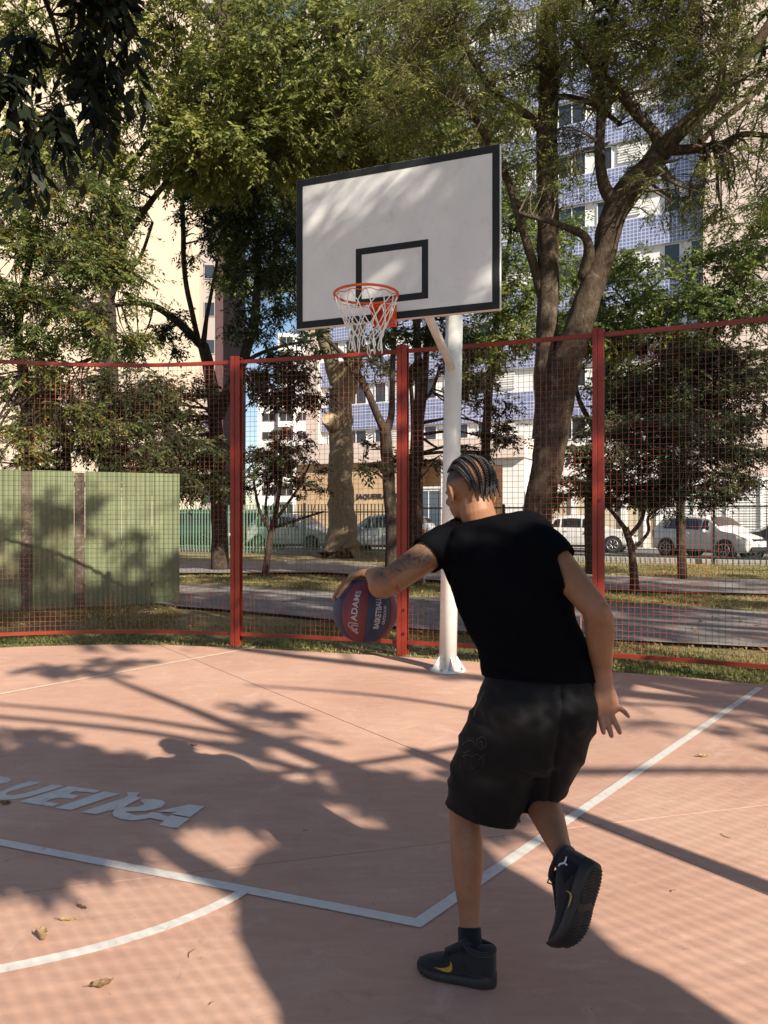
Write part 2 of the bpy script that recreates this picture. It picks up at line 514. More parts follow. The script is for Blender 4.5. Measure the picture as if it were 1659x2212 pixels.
# ------------------------------------------------------------------ basketball hoop
BL = at(640, 1116, 5.95); BR = at(1080.5, 1116, 5.36)         # left and right edge of the board, plan
BU = Vector((BR.x - BL.x, BR.y - BL.y, 0)); BW = BU.length; BU.normalize()
BNn = Vector((BU.y, -BU.x, 0))                                 # towards the camera
if BNn.y > 0: BNn = -BNn
BZ0 = CAM_H + (1116 - 712) / FPX * 5.95; BZ1 = CAM_H + (1116 - 390) / FPX * 5.95
BH = BZ1 - BZ0
hoop = empty('basketball_hoop', gnd(967, 1455))
tag(hoop, 'white basketball hoop pole with black-lined backboard, orange rim and white net', 'basketball hoop')
PB = gnd(967, 1452)
def bpt(u, z, off=0.0): return Vector((BL.x, BL.y, 0)) + BU * u + Vector((0, 0, z)) - BNn * 0 + BNn * off
mb = MB(); T = 0.045
mb.prism([bpt(0, BZ0), bpt(BW, BZ0), bpt(BW, BZ1), bpt(0, BZ1)], -BNn, T)
board = mb.build('backboard', M['board_white'], hoop, bevel=0.003)
bd = 0.060
def frame(u0, z0, u1, z1, w, name, off=0.0):
    mb = MB()
    for (a, b_, c, d_) in ((u0, z0, u1, z0 + w), (u0, z1 - w, u1, z1), (u0, z0 + w, u0 + w, z1 - w), (u1 - w, z0 + w, u1, z1 - w)):
        mb.prism([bpt(a, b_, 0.0005), bpt(c, b_, 0.0005), bpt(c, d_, 0.0005), bpt(a, d_, 0.0005)], BNn, 0.002)
    return mb.build(name, M['board_black'], board)
frame(0.003, BZ0 + 0.003, BW - 0.003, BZ1 - 0.003, 0.055, 'border_line')
RC = BW / 2 * 0.985
TU0 = RC - 0.295; TZ0 = BZ0 + 0.135; frame(TU0, TZ0, TU0 + 0.59, TZ0 + 0.445, 0.05, 'target_square')
# steel back frame of the board
mb = MB()
for u in (0.12, BW / 2, BW - 0.12): mb.prism([bpt(u - .02, BZ0 + .02, -T), bpt(u + .02, BZ0 + .02, -T), bpt(u + .02, BZ1 - .02, -T), bpt(u - .02, BZ1 - .02, -T)], -BNn, 0.04)
for z in (BZ0 + 0.06, BZ1 - 0.1): mb.prism([bpt(.02, z - .02, -T), bpt(BW - .02, z - .02, -T), bpt(BW - .02, z + .02, -T), bpt(.02, z + .02, -T)], -BNn, 0.038)
mb.build('back_frame', M['white_paint'], hoop)
# pole, base and brace
PT = at(982, 1116, PB.y - 0.05); PTOP = Vector((PT.x, PT.y, BZ0 + 0.52))
mb = MB(); mb.tube([(PB.x, PB.y, 0.0), PB + (PTOP - PB) * .5, PTOP], [0.083, 0.082, 0.08], 24)
pole = mb.build('pole', M['white_paint'], hoop, smooth=True)
mb = MB(); mb.tube([(PB.x, PB.y, 0.018), (PB.x, PB.y, 0.034)], 0.17, 20)
for a in (0.3, 1.87, 3.44, 5.0):
    dv = Vector((math.cos(a), math.sin(a), 0)); sv = Vector((-dv.y, dv.x, 0)) * 0.005; o_ = Vector((PB.x, PB.y, 0))
    mb.prism([o_ + dv * .078 + Vector((0, 0, .034)) - sv, o_ + dv * .165 + Vector((0, 0, .034)) - sv, o_ + dv * .078 + Vector((0, 0, .17)) - sv], sv.normalized(), 0.01)
base_ = mb.build('base_plate', M['white_paint'], hoop)
for a in (1.1, 2.65, 4.2, 5.8):
    mb = MB(); mb.tube([(PB.x + .14 * math.cos(a), PB.y + .14 * math.sin(a), 0.034), (PB.x + .14 * math.cos(a), PB.y + .14 * math.sin(a), 0.055)], 0.011, 6); mb.build('bolt', M['bolt'], base_)
AB = bpt(BW * 0.60, BZ0 + 0.45, -T - 0.04)
mb = MB(); mb.tube([Vector((PTOP.x, PTOP.y, BZ0 + 0.47)), AB], 0.05, 16); mb.build('arm', M['white_paint'], hoop, smooth=True)
AB2 = bpt(BW * 0.25, BZ0 + 0.42, -T - 0.04)
mb = MB(); mb.tube([Vector((PTOP.x, PTOP.y, BZ0 + 0.44)), AB2], 0.035, 12); mb.build('arm', M['white_paint'], hoop, smooth=True)
br0 = at(978, 800, PB.y - .06); br1 = bpt(BW * 0.60, BZ0 + 0.10, -T - 0.06)
br1 = at(915, 660, 6.05)
mb = MB(); mb.tube([br0, br1, bpt(BW * 0.58, br1.z + 0.22, -T - 0.03)], 0.038, 16); mb.build('brace', M['white_paint'], hoop, smooth=True)
# rim
RZ = CAM_H + (1116 - 634) / FPX * 5.28
RCEN = bpt(RC, RZ, 0.40); RR = 0.228
RCEN = Vector((at(791, 634, 5.30).x, 5.30, RZ))
RZ = RCEN.z
rim = None
mb = MB(); mb.tube([RCEN + Vector((RR * math.cos(a), RR * math.sin(a), 0)) for a in [2 * math.pi * i / 56 for i in range(56)]], 0.0095, 10, closed=True)
rim = mb.build('rim', M['orange'], hoop, smooth=True)
mb = MB(); mb.tube([RCEN + Vector((RR * math.cos(a), RR * math.sin(a), -0.028 + 0.006 * math.sin(a * 12))) for a in [2 * math.pi * i / 96 for i in range(96)]], 0.003, 6, closed=True)
mb.build('net_wire', M['orange'], rim, smooth=True)
pc = None
# bracket: plate on the board and arms under the ring
tt = (RCEN - Vector((BL.x, BL.y, RCEN.z))).dot(BU)
mb = MB(); mb.prism([bpt(tt - .09, RZ - .145, .003), bpt(tt + .09, RZ - .145, .003), bpt(tt + .09, RZ + .02, .003), bpt(tt - .09, RZ + .02, .003)], BNn, 0.008)
gap = (RCEN - bpt(tt, RZ, 0)).dot(BNn)
mb.prism([bpt(tt - .085, RZ - .012, .01), bpt(tt + .085, RZ - .012, .01), bpt(tt + .055, RZ - .012, gap - RR + .02), bpt(tt - .055, RZ - .012, gap - RR + .02)], (0, 0, 1), 0.009)
for s in (-1, 1):
    mb.prism([bpt(tt + s * .086, RZ - .14, .01), bpt(tt + s * .086, RZ - .012, .01), bpt(tt + s * .058, RZ - .012, gap - RR + .03)], BU * s, 0.005)
brk = mb.build('rim_bracket', M['orange'], hoop, bevel=0.002)
for (du, dz) in ((-.06, -.03), (.06, -.03), (-.06, -.115), (.06, -.115)):
    mb = MB(); mb.tube([bpt(tt + du, RZ + dz, .011), bpt(tt + du, RZ + dz, .021)], 0.010, 6); mb.build('bolt', M['bolt'], brk)
# net
rn = random.Random(3)
mb = MB(); NL = 12; lev = [(0.0, RR - .004, -0.012), (1, 0.190, -0.105), (2, 0.155, -0.185), (3, 0.128, -0.255), (4, 0.118, -0.315)]
def npnt(i, half, l, jx=0.012):
    _, r_, z_ = lev[l]; a = 2 * math.pi * (i + (0.5 if half else 0)) / NL
    rr = random.Random(i * 17 + l * 101 + (5 if half else 0))
    j = jx if l else 0
    return RCEN + Vector((r_ * math.cos(a) + rr.uniform(-j, j), r_ * math.sin(a) + rr.uniform(-j, j), z_ + rr.uniform(-j, j)))
for l in range(4):
    for i in range(NL):
        h = l % 2 == 1
        p = npnt(i, h, l)
        for q in (npnt(i, not h, l + 1), npnt((i + (1 if h else -1)) % NL, not h, l + 1)):
            mid = (p + q) / 2 + Vector((rn.uniform(-.006, .006), rn.uniform(-.006, .006), -0.006))
            mb.tube([p, mid, q], 0.0040, 6, cap=False)
for i in range(NL):
    p = npnt(i, False, 4); q1 = p + Vector((rn.uniform(-.012, .012), rn.uniform(-.012, .012), -0.075 - rn.uniform(0, .03)))
    sx = Vector((rn.uniform(-1, 1), rn.uniform(-1, 1), 0)).normalized() * 0.011
    mb.tube([p, p * .55 + q1 * .45 + sx * .8, p * .2 + q1 * .8 + sx * 1.1, q1, p * .2 + q1 * .8 - sx * 1.1, p * .55 + q1 * .45 - sx * .8, p], 0.0040, 6, cap=False)
mb.build('net', M['net'], hoop, smooth=True)
# ------------------------------------------------------------------ trees
def bark_mat(name, a, b_, lichen=None):
    m, nt, b = nodes_mat(name)
    v = coords(nt, (1, 1, 0.35))
    f = noise_tex(nt, v, 14, 10, 0.75, 0.8)
    c = ramp(nt, f, [(0.32, a), (0.62, b_)])
    if lichen:
        g = noise_tex(nt, coords(nt), 5, 6, 0.7, 0.5)
        c = mixc(nt, ramp(nt, g, [(0.56, (0, 0, 0)), (0.66, (0.8, 0.8, 0.8))]), c, lichen)
    nt.links.new(c, b.inputs['Base Color']); b.inputs['Roughness'].default_value = 0.95; b.inputs['Specular IOR Level'].default_value = 0.1
    f3 = noise_tex(nt, coords(nt, (1, 1, 0.22)), 38, 8, 0.8, 1.2)
    mm = nt.nodes.new('ShaderNodeMath'); mm.operation = 'ADD'; nt.links.new(f, mm.inputs[0]); nt.links.new(f3, mm.inputs[1])
    bump(nt, b, mm.outputs[0], 1.0, 0.05)
    return m
M['bark'] = bark_mat('brown_bark', (0.040, 0.028, 0.020), (0.15, 0.11, 0.08), (0.26, 0.22, 0.17))
M['bark_dark'] = bark_mat('dark_bark', (0.035, 0.026, 0.020), (0.11, 0.085, 0.065), (0.17, 0.15, 0.12))
M['bark_pale'] = bark_mat('pale_bark', (0.15, 0.12, 0.075), (0.33, 0.27, 0.18), (0.24, 0.24, 0.10))
M['twig'] = bark_mat('twig_bark', (0.14, 0.11, 0.08), (0.36, 0.29, 0.21))
M['cut_wood'] = paint('cut_wood', (0.62, 0.46, 0.28), 0.8, 0.1, 20)
def leaf_mat(name, stops, trans=0.35, rough=0.5, tcol=(0.17, 0.23, 0.05)):
    m = bpy.data.materials.new(name); m.use_nodes = True; nt = m.node_tree; nt.nodes.clear()
    out = nt.nodes.new('ShaderNodeOutputMaterial')
    a = nt.nodes.new('ShaderNodeAttribute'); a.attribute_name = 'tint'
    c = ramp(nt, a.outputs['Fac'], stops)
    b = nt.nodes.new('ShaderNodeBsdfPrincipled'); nt.links.new(c, b.inputs['Base Color'])
    b.inputs['Roughness'].default_value = rough; b.inputs['Specular IOR Level'].default_value = 0.25
    t = nt.nodes.new('ShaderNodeBsdfTranslucent')
    c2 = mixc(nt, 0.5, c, tcol); nt.links.new(c2, t.inputs['Color'])
    mx = nt.nodes.new('ShaderNodeMixShader'); mx.inputs[0].default_value = trans
    nt.links.new(b.outputs[0], mx.inputs[1]); nt.links.new(t.outputs[0], mx.inputs[2]); nt.links.new(mx.outputs[0], out.inputs[0])
    return m
M['leaf_olive'] = leaf_mat('olive_leaves', [(0, (0.055, 0.075, 0.024)), (0.4, (0.155, 0.175, 0.050)), (0.8, (0.28, 0.28, 0.075)), (1, (0.38, 0.34, 0.09))])
M['leaf_green'] = leaf_mat('green_leaves', [(0, (0.035, 0.065, 0.022)), (0.5, (0.105, 0.15, 0.045)), (0.85, (0.21, 0.24, 0.06)), (1, (0.30, 0.28, 0.06))])
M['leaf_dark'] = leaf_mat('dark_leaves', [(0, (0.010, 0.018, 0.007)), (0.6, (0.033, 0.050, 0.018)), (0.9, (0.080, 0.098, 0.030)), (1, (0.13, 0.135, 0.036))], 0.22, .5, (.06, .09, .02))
M['leaf_shade_black'] = leaf_mat('shade_black_leaves', [(0, (0.006, 0.010, 0.004)), (1, (0.014, 0.022, 0.008))], 0.12, .55, (.02, .03, .008))  # leaves of the shaded bough: near-black shade put into the leaf colour
M['leaf_yellow'] = leaf_mat('yellowing_leaves', [(0, (0.055, 0.085, 0.026)), (0.5, (0.12, 0.15, 0.042)), (0.86, (0.22, 0.21, 0.055)), (0.93, (0.36, 0.22, 0.03)), (1, (0.42, 0.20, 0.03))])

def leaf_mesh(name, base, dirs, nor, ln, wd, tint, mat, parent):
    """base, dirs, nor: (n,3); ln, wd, tint: (n,) -> folded leaves (two triangles each, pointed)"""
    n = len(base)
    dirs = dirs / np.linalg.norm(dirs, axis=1)[:, None]
    nor = nor - dirs * (nor * dirs).sum(1)[:, None]; nor /= (np.linalg.norm(nor, axis=1)[:, None] + 1e-9)
    sd = np.cross(dirs, nor)
    v = np.empty((n, 4, 3), np.float32)
    mid = base + dirs * (ln * 0.45)[:, None]
    v[:, 0] = base; v[:, 1] = mid + sd * (wd / 2)[:, None] - nor * (wd * .18)[:, None]
    v[:, 2] = base + dirs * ln[:, None] - nor * (ln * .10)[:, None]; v[:, 3] = mid - sd * (wd / 2)[:, None] - nor * (wd * .18)[:, None]
    me = bpy.data.meshes.new(name)
    me.vertices.add(n * 4); me.vertices.foreach_set('co', v.ravel())
    idx = np.arange(n, dtype=np.int32)[:, None] * 4
    tri = np.concatenate([idx + np.array([[0, 1, 2]]), idx + np.array([[0, 2, 3]])], 1).astype(np.int32)
    me.loops.add(n * 6); me.loops.foreach_set('vertex_index', tri.ravel())
    me.polygons.add(n * 2); me.polygons.foreach_set('loop_start', np.arange(n * 2, dtype=np.int32) * 3); me.polygons.foreach_set('loop_total', np.full(n * 2, 3, np.int32))
    me.update(calc_edges=True)
    at_ = me.attributes.new('tint', 'FLOAT', 'POINT'); at_.data.foreach_set('value', np.repeat(tint, 4).astype(np.float32))
    me.materials.append(mat)
    o = bpy.data.objects.new(name, me); return link(o, parent)

class TwigSet:
    """many thin three-sided twigs in one numpy mesh"""
    def __init__(self): self.P = []; self.Rr = []
    def add(self, pts, rad): self.P.append(pts); self.Rr.append(rad)
    def build(self, name, mat, parent):
        V = []; F = []; b = 0
        groups = {}
        for p, r in zip(self.P, self.Rr): groups.setdefault(len(p), []).append((p, r))
        for k, lst in groups.items():
            P = np.array([p for p, r in lst], float); Rr = np.array([r for p, r in lst], float); n = len(P)
            T_ = np.empty_like(P); T_[:, 1:-1] = P[:, 2:] - P[:, :-2]; T_[:, 0] = P[:, 1] - P[:, 0]; T_[:, -1] = P[:, -1] - P[:, -2]
            T_ /= (np.linalg.norm(T_, axis=2)[:, :, None] + 1e-9)
            ref = np.where(np.abs(T_[:, :1, 2:3]) > .9, np.array([[[1.0, 0, 0]]]), np.array([[[0, 0, 1.0]]]))
            U = ref - T_ * (ref * T_).sum(2)[:, :, None]; U /= (np.linalg.norm(U, axis=2)[:, :, None] + 1e-9); S = np.cross(T_, U)
            m = 4
            ring = np.stack([P + (U * math.cos(2 * math.pi * j / m) + S * math.sin(2 * math.pi * j / m)) * Rr[:, :, None] for j in range(m)], 2)
            V.append(ring.reshape(-1, 3))
            base = b + (np.arange(n) * k * m)[:, None, None] + (np.arange(k - 1) * m)[None, :, None]
            j = np.arange(m)[None, None, :]; j2 = (np.arange(m)[None, None, :] + 1) % m
            F.append(np.stack([base + j, base + j2, base + m + j2, base + m + j], 3).reshape(-1, 4)); b += n * k * m
        V = np.vstack(V); F = np.vstack(F).astype(np.int32); nf = len(F)
        me = bpy.data.meshes.new(name); me.vertices.add(len(V)); me.vertices.foreach_set('co', V.astype(np.float32).ravel())
        me.loops.add(nf * 4); me.loops.foreach_set('vertex_index', F.ravel()); me.polygons.add(nf)
        me.polygons.foreach_set('loop_start', np.arange(nf, dtype=np.int32) * 4); me.polygons.foreach_set('loop_total', np.full(nf, 4, np.int32))
        me.polygons.foreach_set('use_smooth', np.ones(nf, bool)); me.update(calc_edges=True); me.materials.append(mat)
        o = link(bpy.data.objects.new(name, me), parent); o['kind'] = 'stuff'; return o

def tree(name, label, cat, limbs, blobs, leafm, bark='bark', leaf=(.065, .024), spray=.28, nleaf=14, seed=1, group=None, sec=4, world=False, tint=(0.15, 0.85), twig_r=.004, droop=.35, yellow=0.0, flat=0.0, rough=.03, dens=1.0):
    """limbs: rows (x, y, d, width in reference px) or world rows (x, y, z, radius); blobs: (x, y, d, rx px, ry px, rd m, n sprays) or world"""
    rs = np.random.RandomState(seed); rnd = random.Random(seed)
    W = []
    for lm in limbs:
        rows = []
        for (x, y, d, w) in lm:
            if world: rows.append((x, y, d, w))
            else: p = at(x, y, d); rows.append((p.x, p.y, p.z, w / FPX * d / 2))
        if not world and not W: rows[0] = (rows[0][0], rows[0][1], -0.05, rows[0][3])
        W.append(catmull(rows, 7) if len(rows) > 2 else [np.array(r) for r in rows])
    root = empty(name, (float(W[0][0][0]), float(W[0][0][1]), float(W[0][0][2])))
    tag(root, label, cat, group)
    for k, rows in enumerate(W):
        mb = MB(); r = []
        pts = []
        for i, q in enumerate(rows):
            p = Vector(q[:3]); rr = q[3]
            j = noise.noise_vector(p * 1.7 + Vector((k, 0, seed))) * rr * .18
            pts.append(p + (j if 0 < i else Vector((0, 0, 0)))); r.append(max(.004, rr * (1 + rough * 2 * noise.noise(p * 3.1 + Vector((0, k, 0))))))
        nseg = 16 if max(r) > .08 else 8
        mb.tube(pts, r, nseg)
        o = mb.build('trunk' if k == 0 else 'branch', M[bark], root, smooth=True)
        if max(r) > .12:      # knobbly relief on thick wood
            me = o.data; c_ = get_co0(me); nn = get_no0(me)
            h = np.array([noise.noise(Vector(p) * 4.5) * .5 + noise.noise(Vector((p[0] * 16, p[1] * 16, p[2] * 6))) * .25 for p in c_]) * max(r) * .09
            me.vertices.foreach_set('co', (c_ + nn * h[:, None]).astype(np.float32).ravel()); me.update()
    samp = np.array([[q[0], q[1], q[2], q[3]] for rows in W for q in rows[len(rows) // 3:]] if True else [])
    if len(samp) == 0: samp = np.array([[q[0], q[1], q[2], q[3]] for rows in W for q in rows])
    twg = TwigSet(); B = []; D = []; Nn = []; LN = []; WD = []; TT = []
    blobs = [b[:6] + (int(b[6] * dens),) for b in blobs]
    for bi, bl in enumerate(blobs):
        if world: x, y, z, rx, ry, rz, ns = bl; c = np.array((x, y, z)); rad = np.array((rx, ry, rz))
        else:
            x, y, d, rx, ry, rd, ns = bl; p = at(x, y, d); c = np.array(p); rad = np.array((rx / FPX * d, rd, ry / FPX * d))
        # secondary branches
        secs = [c[None, :]]
        for k in range(sec):
            e = c + rad * rs.uniform(-.75, .75, 3)
            dd = np.linalg.norm(samp[:, :3] - e, axis=1); i0 = int(np.argmin(dd + rs.uniform(0, .5, len(dd))))
            s0 = samp[i0, :3]; m = (s0 + e) / 2 + rs.uniform(-.12, .12, 3) * np.linalg.norm(e - s0)
            pts = catmull([tuple(s0), tuple(m), tuple(e)], 5)
            r0 = min(samp[i0, 3] * .5, .045); rr = [max(.004, r0 * (1 - .85 * i / (len(pts) - 1))) for i in range(len(pts))]
            twg.add([list(q) for q in pts], rr)
            secs.append(np.array(pts)[3:])
        secs = np.vstack(secs)
        # spray positions, gathered in clumps
        ncl = max(3, ns // 16)
        cl = rs.normal(size=(ncl, 3)); cl /= np.linalg.norm(cl, axis=1)[:, None]; cl = c + cl * rad * (rs.uniform(.25, 1, (ncl, 1)) ** .5)
        cr = rs.uniform(.10, .24, ncl)
        ct = rs.uniform(0, 1, ncl)
        which = rs.randint(0, ncl, ns)
        P = cl[which] + rs.normal(size=(ns, 3)) * rad * cr[which][:, None] * np.array([1, 1, .6 if flat == 0 else .3])
        out = (P - c); out /= (np.linalg.norm(out / rad, axis=1)[:, None] * rad.mean() + 1e-6)
        sdir = out * .8 + rs.normal(size=(ns, 3)) * .7; sdir[:, 2] = sdir[:, 2] * (1 - flat) - droop; sdir /= np.linalg.norm(sdir, axis=1)[:, None]
        # twigs
        for i in range(ns):
            if i % 2 == 0 or ns < 200:
                dd = np.linalg.norm(secs - P[i], axis=1); j = int(np.argmin(dd))
                if dd[j] < max(rad) * 1.5:
                    mid = (secs[j] + P[i]) / 2 + rs.uniform(-.08, .08, 3) * dd[j]
                    twg.add([list(secs[j]), list(mid), list(P[i]), list(P[i] + sdir[i] * spray * .8)], [twig_r * 1.3, twig_r, twig_r * .7, twig_r * .4])
        L_ = spray * rs.uniform(.6, 1.3, ns)
        t = (np.arange(nleaf) + .5) / nleaf
        base = P[:, None, :] + sdir[:, None, :] * (L_[:, None] * t[None, :])[:, :, None]
        base[:, :, 2] -= (t[None, :] ** 2) * L_[:, None] * droop * .5
        s1 = np.cross(sdir, np.array([0, 0, 1.0])); s1 /= (np.linalg.norm(s1, axis=1)[:, None] + 1e-6)
        sg = np.where(np.arange(nleaf) % 2 == 0, 1.0, -1.0)
        ld = sdir[:, None, :] * .55 + s1[:, None, :] * sg[None, :, None] * .8 + rs.normal(size=(ns, nleaf, 3)) * .28
        ld[:, :, 2] -= .18 + droop * .4
        up_ = np.array([.12, -.25, .9]) + rs.normal(size=(ns, nleaf, 3)) * .65
        B.append(base.reshape(-1, 3)); D.append(ld.reshape(-1, 3)); Nn.append(up_.reshape(-1, 3))
        LN.append((leaf[0] * rs.uniform(.65, 1.25, (ns, nleaf))).ravel()); WD.append((leaf[1] * rs.uniform(.75, 1.25, (ns, nleaf))).ravel())
        tt = tint[0] + (tint[1] - tint[0]) * np.clip(ct[which][:, None] * .65 + rs.uniform(0, .35, (ns, nleaf)), 0, 1)
        if yellow: tt = np.where(rs.uniform(0, 1, tt.shape) < yellow, 1.0, tt)
        TT.append(tt.ravel())
    if twg.P: twg.build('twigs', M['twig'] if bark != 'bark_dark' else M['bark_dark'], root)
    if B:
        o = leaf_mesh('crown', np.vstack(B), np.vstack(D), np.vstack(Nn), np.concatenate(LN), np.concatenate(WD), np.concatenate(TT), M[leafm], root)
        o['kind'] = 'stuff'
    return root
def get_co0(me):
    a = np.empty(len(me.vertices) * 3, np.float32); me.vertices.foreach_get('co', a); return a.reshape(-1, 3)
def get_no0(me):
    a = np.empty(len(me.vertices) * 3, np.float32); me.vertices.foreach_get('normal', a); return a.reshape(-1, 3)

# --- the big two-stemmed tree behind the right half of the fence
tree('street_tree', 'big tree with two thick stems, one upright and one leaning right, behind the fence', 'tree',
     [[(1158, 1296, 13.2, 84), (1158, 1200, 13.2, 66), (1162, 1100, 13.2, 64), (1180, 1000, 13.2, 68), (1194, 900, 13.2, 76), (1200, 840, 13.1, 82)],
      [(1178, 950, 13.2, 60), (1180, 830, 13.1, 50), (1182, 700, 13.1, 47), (1184, 500, 13.0, 46), (1182, 300, 12.9, 45), (1186, 120, 12.9, 40), (1184, 0, 12.8, 34), (1190, -150, 12.7, 26)],
      [(1204, 880, 13.1, 64), (1222, 800, 12.9, 66), (1240, 740, 12.8, 62), (1270, 640, 12.7, 56), (1302, 560, 12.6, 52), (1322, 480, 12.5, 54), (1352, 420, 12.4, 58), (1400, 365, 12.3, 54), (1432, 320, 12.2, 46)],
      [(1425, 335, 12.2, 44), (1470, 280, 12.1, 36), (1530, 225, 12.0, 30), (1590, 150, 11.9, 26), (1650, 70, 11.8, 22), (1720, -40, 11.7, 16)],
      [(1428, 325, 12.2, 26), (1500, 320, 12.1, 20), (1560, 310, 12.0, 16), (1610, 290, 11.9, 13), (1700, 300, 11.8, 9)],
      [(1400, 355, 12.3, 30), (1420, 300, 12.2, 24), (1375, 250, 12.2, 20), (1330, 190, 12.1, 18), (1280, 140, 12.1, 15), (1230, 60, 12.0, 12), (1200, -40, 12.0, 9)],
      [(1330, 440, 12.4, 34), (1305, 400, 12.3, 26), (1296, 330, 12.2, 22), (1298, 250, 12.2, 20), (1300, 170, 12.1, 17), (1320, 80, 12.1, 14), (1330, -30, 12.0, 10)],
      [(1262, 600, 12.7, 30), (1272, 545, 12.5, 24), (1262, 510, 12.4, 18), (1225, 492, 12.3, 14), (1190, 480, 12.2, 11), (1120, 460, 12.1, 8)],
      [(1178, 290, 12.9, 24), (1140, 250, 12.8, 17), (1090, 215, 12.7, 15), (1040, 160, 12.6, 13), (1000, 90, 12.5, 11), (960, 20, 12.4, 9), (930, -60, 12.3, 7)],
      [(1176, 215, 12.9, 16), (1230, 210, 12.9, 12), (1290, 230, 12.8, 12), (1340, 270, 12.7, 10)],
      [(1174, 650, 13.1, 24), (1160, 600, 13.0, 20), (1140, 530, 12.9, 19), (1118, 460, 12.9, 18), (1096, 390, 12.8, 16), (1060, 320, 12.8, 14), (1030, 260, 12.7, 13), (1000, 200, 12.7, 10)],
      [(1520, 235, 12.0, 20), (1560, 180, 12.0, 14), (1565, 120, 11.9, 10), (1600, 40, 11.9, 8)],
      [(1500, 320, 12.1, 14), (1560, 260, 12.2, 13), (1620, 210, 12.3, 12), (1680, 150, 12.4, 10)]],
     [(1020, 120, 12.6, 150, 90, 1.3, 150), (1100, 40, 12.4, 160, 90, 1.4, 150), (950, 240, 12.8, 140, 80, 1.2, 110), (1330, 60, 12.0, 150, 80, 1.4, 120), (1500, 60, 11.8, 150, 90, 1.3, 130), (1600, 230, 11.8, 130, 90, 1.2, 90),
      (1440, 180, 12, 120, 80, 1.2, 60), (1240, 200, 12.4, 90, 80, 1.1, 50), (1080, 330, 12.7, 90, 60, 1.0, 50), (1600, 420, 11.9, 110, 60, 1.0, 55), (1450, 420, 12.1, 90, 40, .9, 28), (900, 60, 12.6, 140, 80, 1.2, 110), (1250, 330, 12.6, 80, 70, .9, 30), (1180, 430, 12.6, 60, 50, .8, 18), (1380, 110, 12.2, 160, 110, 1.3, 60), (1520, 350, 12, 120, 70, 1.0, 40), (1240, 100, 12.3, 110, 90, 1.2, 50)],
     'leaf_olive', 'bark', leaf=(.105, .018), spray=.30, nleaf=11, dens=4.3, seed=4, sec=20, tint=(.1, .9), twig_r=.0055, droop=.25)

# --- pale trunk in the middle distance
mid_tree = tree('street_tree', 'pale thick trunk with a round sawn-off branch scar, left of the middle fence post', 'tree',
     [[(733, 1206, 27, 118), (736, 1186, 27, 82), (738, 1140, 27, 62), (738, 1050, 27, 54), (736, 960, 27, 52), (738, 880, 27, 50), (744, 820, 27, 54), (742, 790, 27, 60)],
      [(728, 830, 27, 34), (712, 770, 26.8, 32), (696, 720, 26.6, 28), (680, 660, 26.4, 24), (650, 560, 26, 18), (620, 470, 26, 14)],
      [(752, 830, 27, 44), (764, 770, 27, 36), (772, 720, 27, 32), (780, 640, 27, 26), (800, 520, 27, 20), (810, 400, 27, 14)]],
     [(600, 480, 25, 100, 110, 2.2, 130), (700, 560, 25, 120, 80, 2, 90), (640, 640, 24.5, 80, 50, 1.6, 50), (780, 300, 26, 200, 120, 3, 260), (620, 250, 26, 170, 110, 2.5, 200), (820, 760, 25.5, 70, 35, 1.2, 24)],
     'leaf_green', 'bark_pale', leaf=(.16, .06), spray=.55, nleaf=13, dens=2.8, seed=9, sec=6, tint=(0, .75), twig_r=.01)
sc = at(704, 906, 26.4)
sc = at(711, 906, 26.5)
mb = MB(); mb.tube([sc + Vector((0.25, .45, -.25)), sc + Vector((0.06, .08, -.05)), sc + Vector((-.02, -.10, 0)), sc + Vector((-.03, -.14, 0))], [.34, .30, .27, .23], 16); stub = mb.build('branch_stub', M['bark_pale'], mid_tree, smooth=True)
mb = MB(); mb.tube([sc + Vector((-.03, -.13, 0)), sc + Vector((-.035, -.155, 0))], [.225, .215], 18); scar = mb.build('sawn_scar', M['cut_wood'], mid_tree)

# --- thin dark trunks beside the middle post
tree('slender_tree', 'thin dark forked trunk just left of the middle red fence post', 'tree',
     [[(852, 1262, 15.5, 38), (848, 1180, 15.5, 29), (843, 1080, 15.5, 27), (838, 1000, 15.5, 27), (832, 930, 15.4, 26)],
      [(834, 935, 15.4, 22), (812, 890, 15.3, 17), (790, 840, 15.2, 15), (765, 800, 15.1, 13), (735, 760, 15, 10), (690, 720, 14.9, 7)],
      [(834, 935, 15.4, 20), (846, 890, 15.4, 14), (848, 820, 15.4, 12), (850, 740, 15.4, 11), (858, 660, 15.3, 8)],
      [(790, 842, 15.2, 9), (775, 800, 15.2, 8), (772, 760, 15.1, 6)]],
     [(790, 990, 15, 36, 34, .7, 20), (700, 745, 15, 60, 30, .8, 26), (860, 700, 15.2, 70, 40, .9, 46), (790, 800, 15.2, 50, 24, .7, 16), (850, 1000, 15.2, 40, 30, .6, 12)],
     'leaf_dark', 'bark_dark', leaf=(.12, .045), spray=.30, nleaf=8, dens=1.8, seed=12, sec=4, tint=(.1, .8))
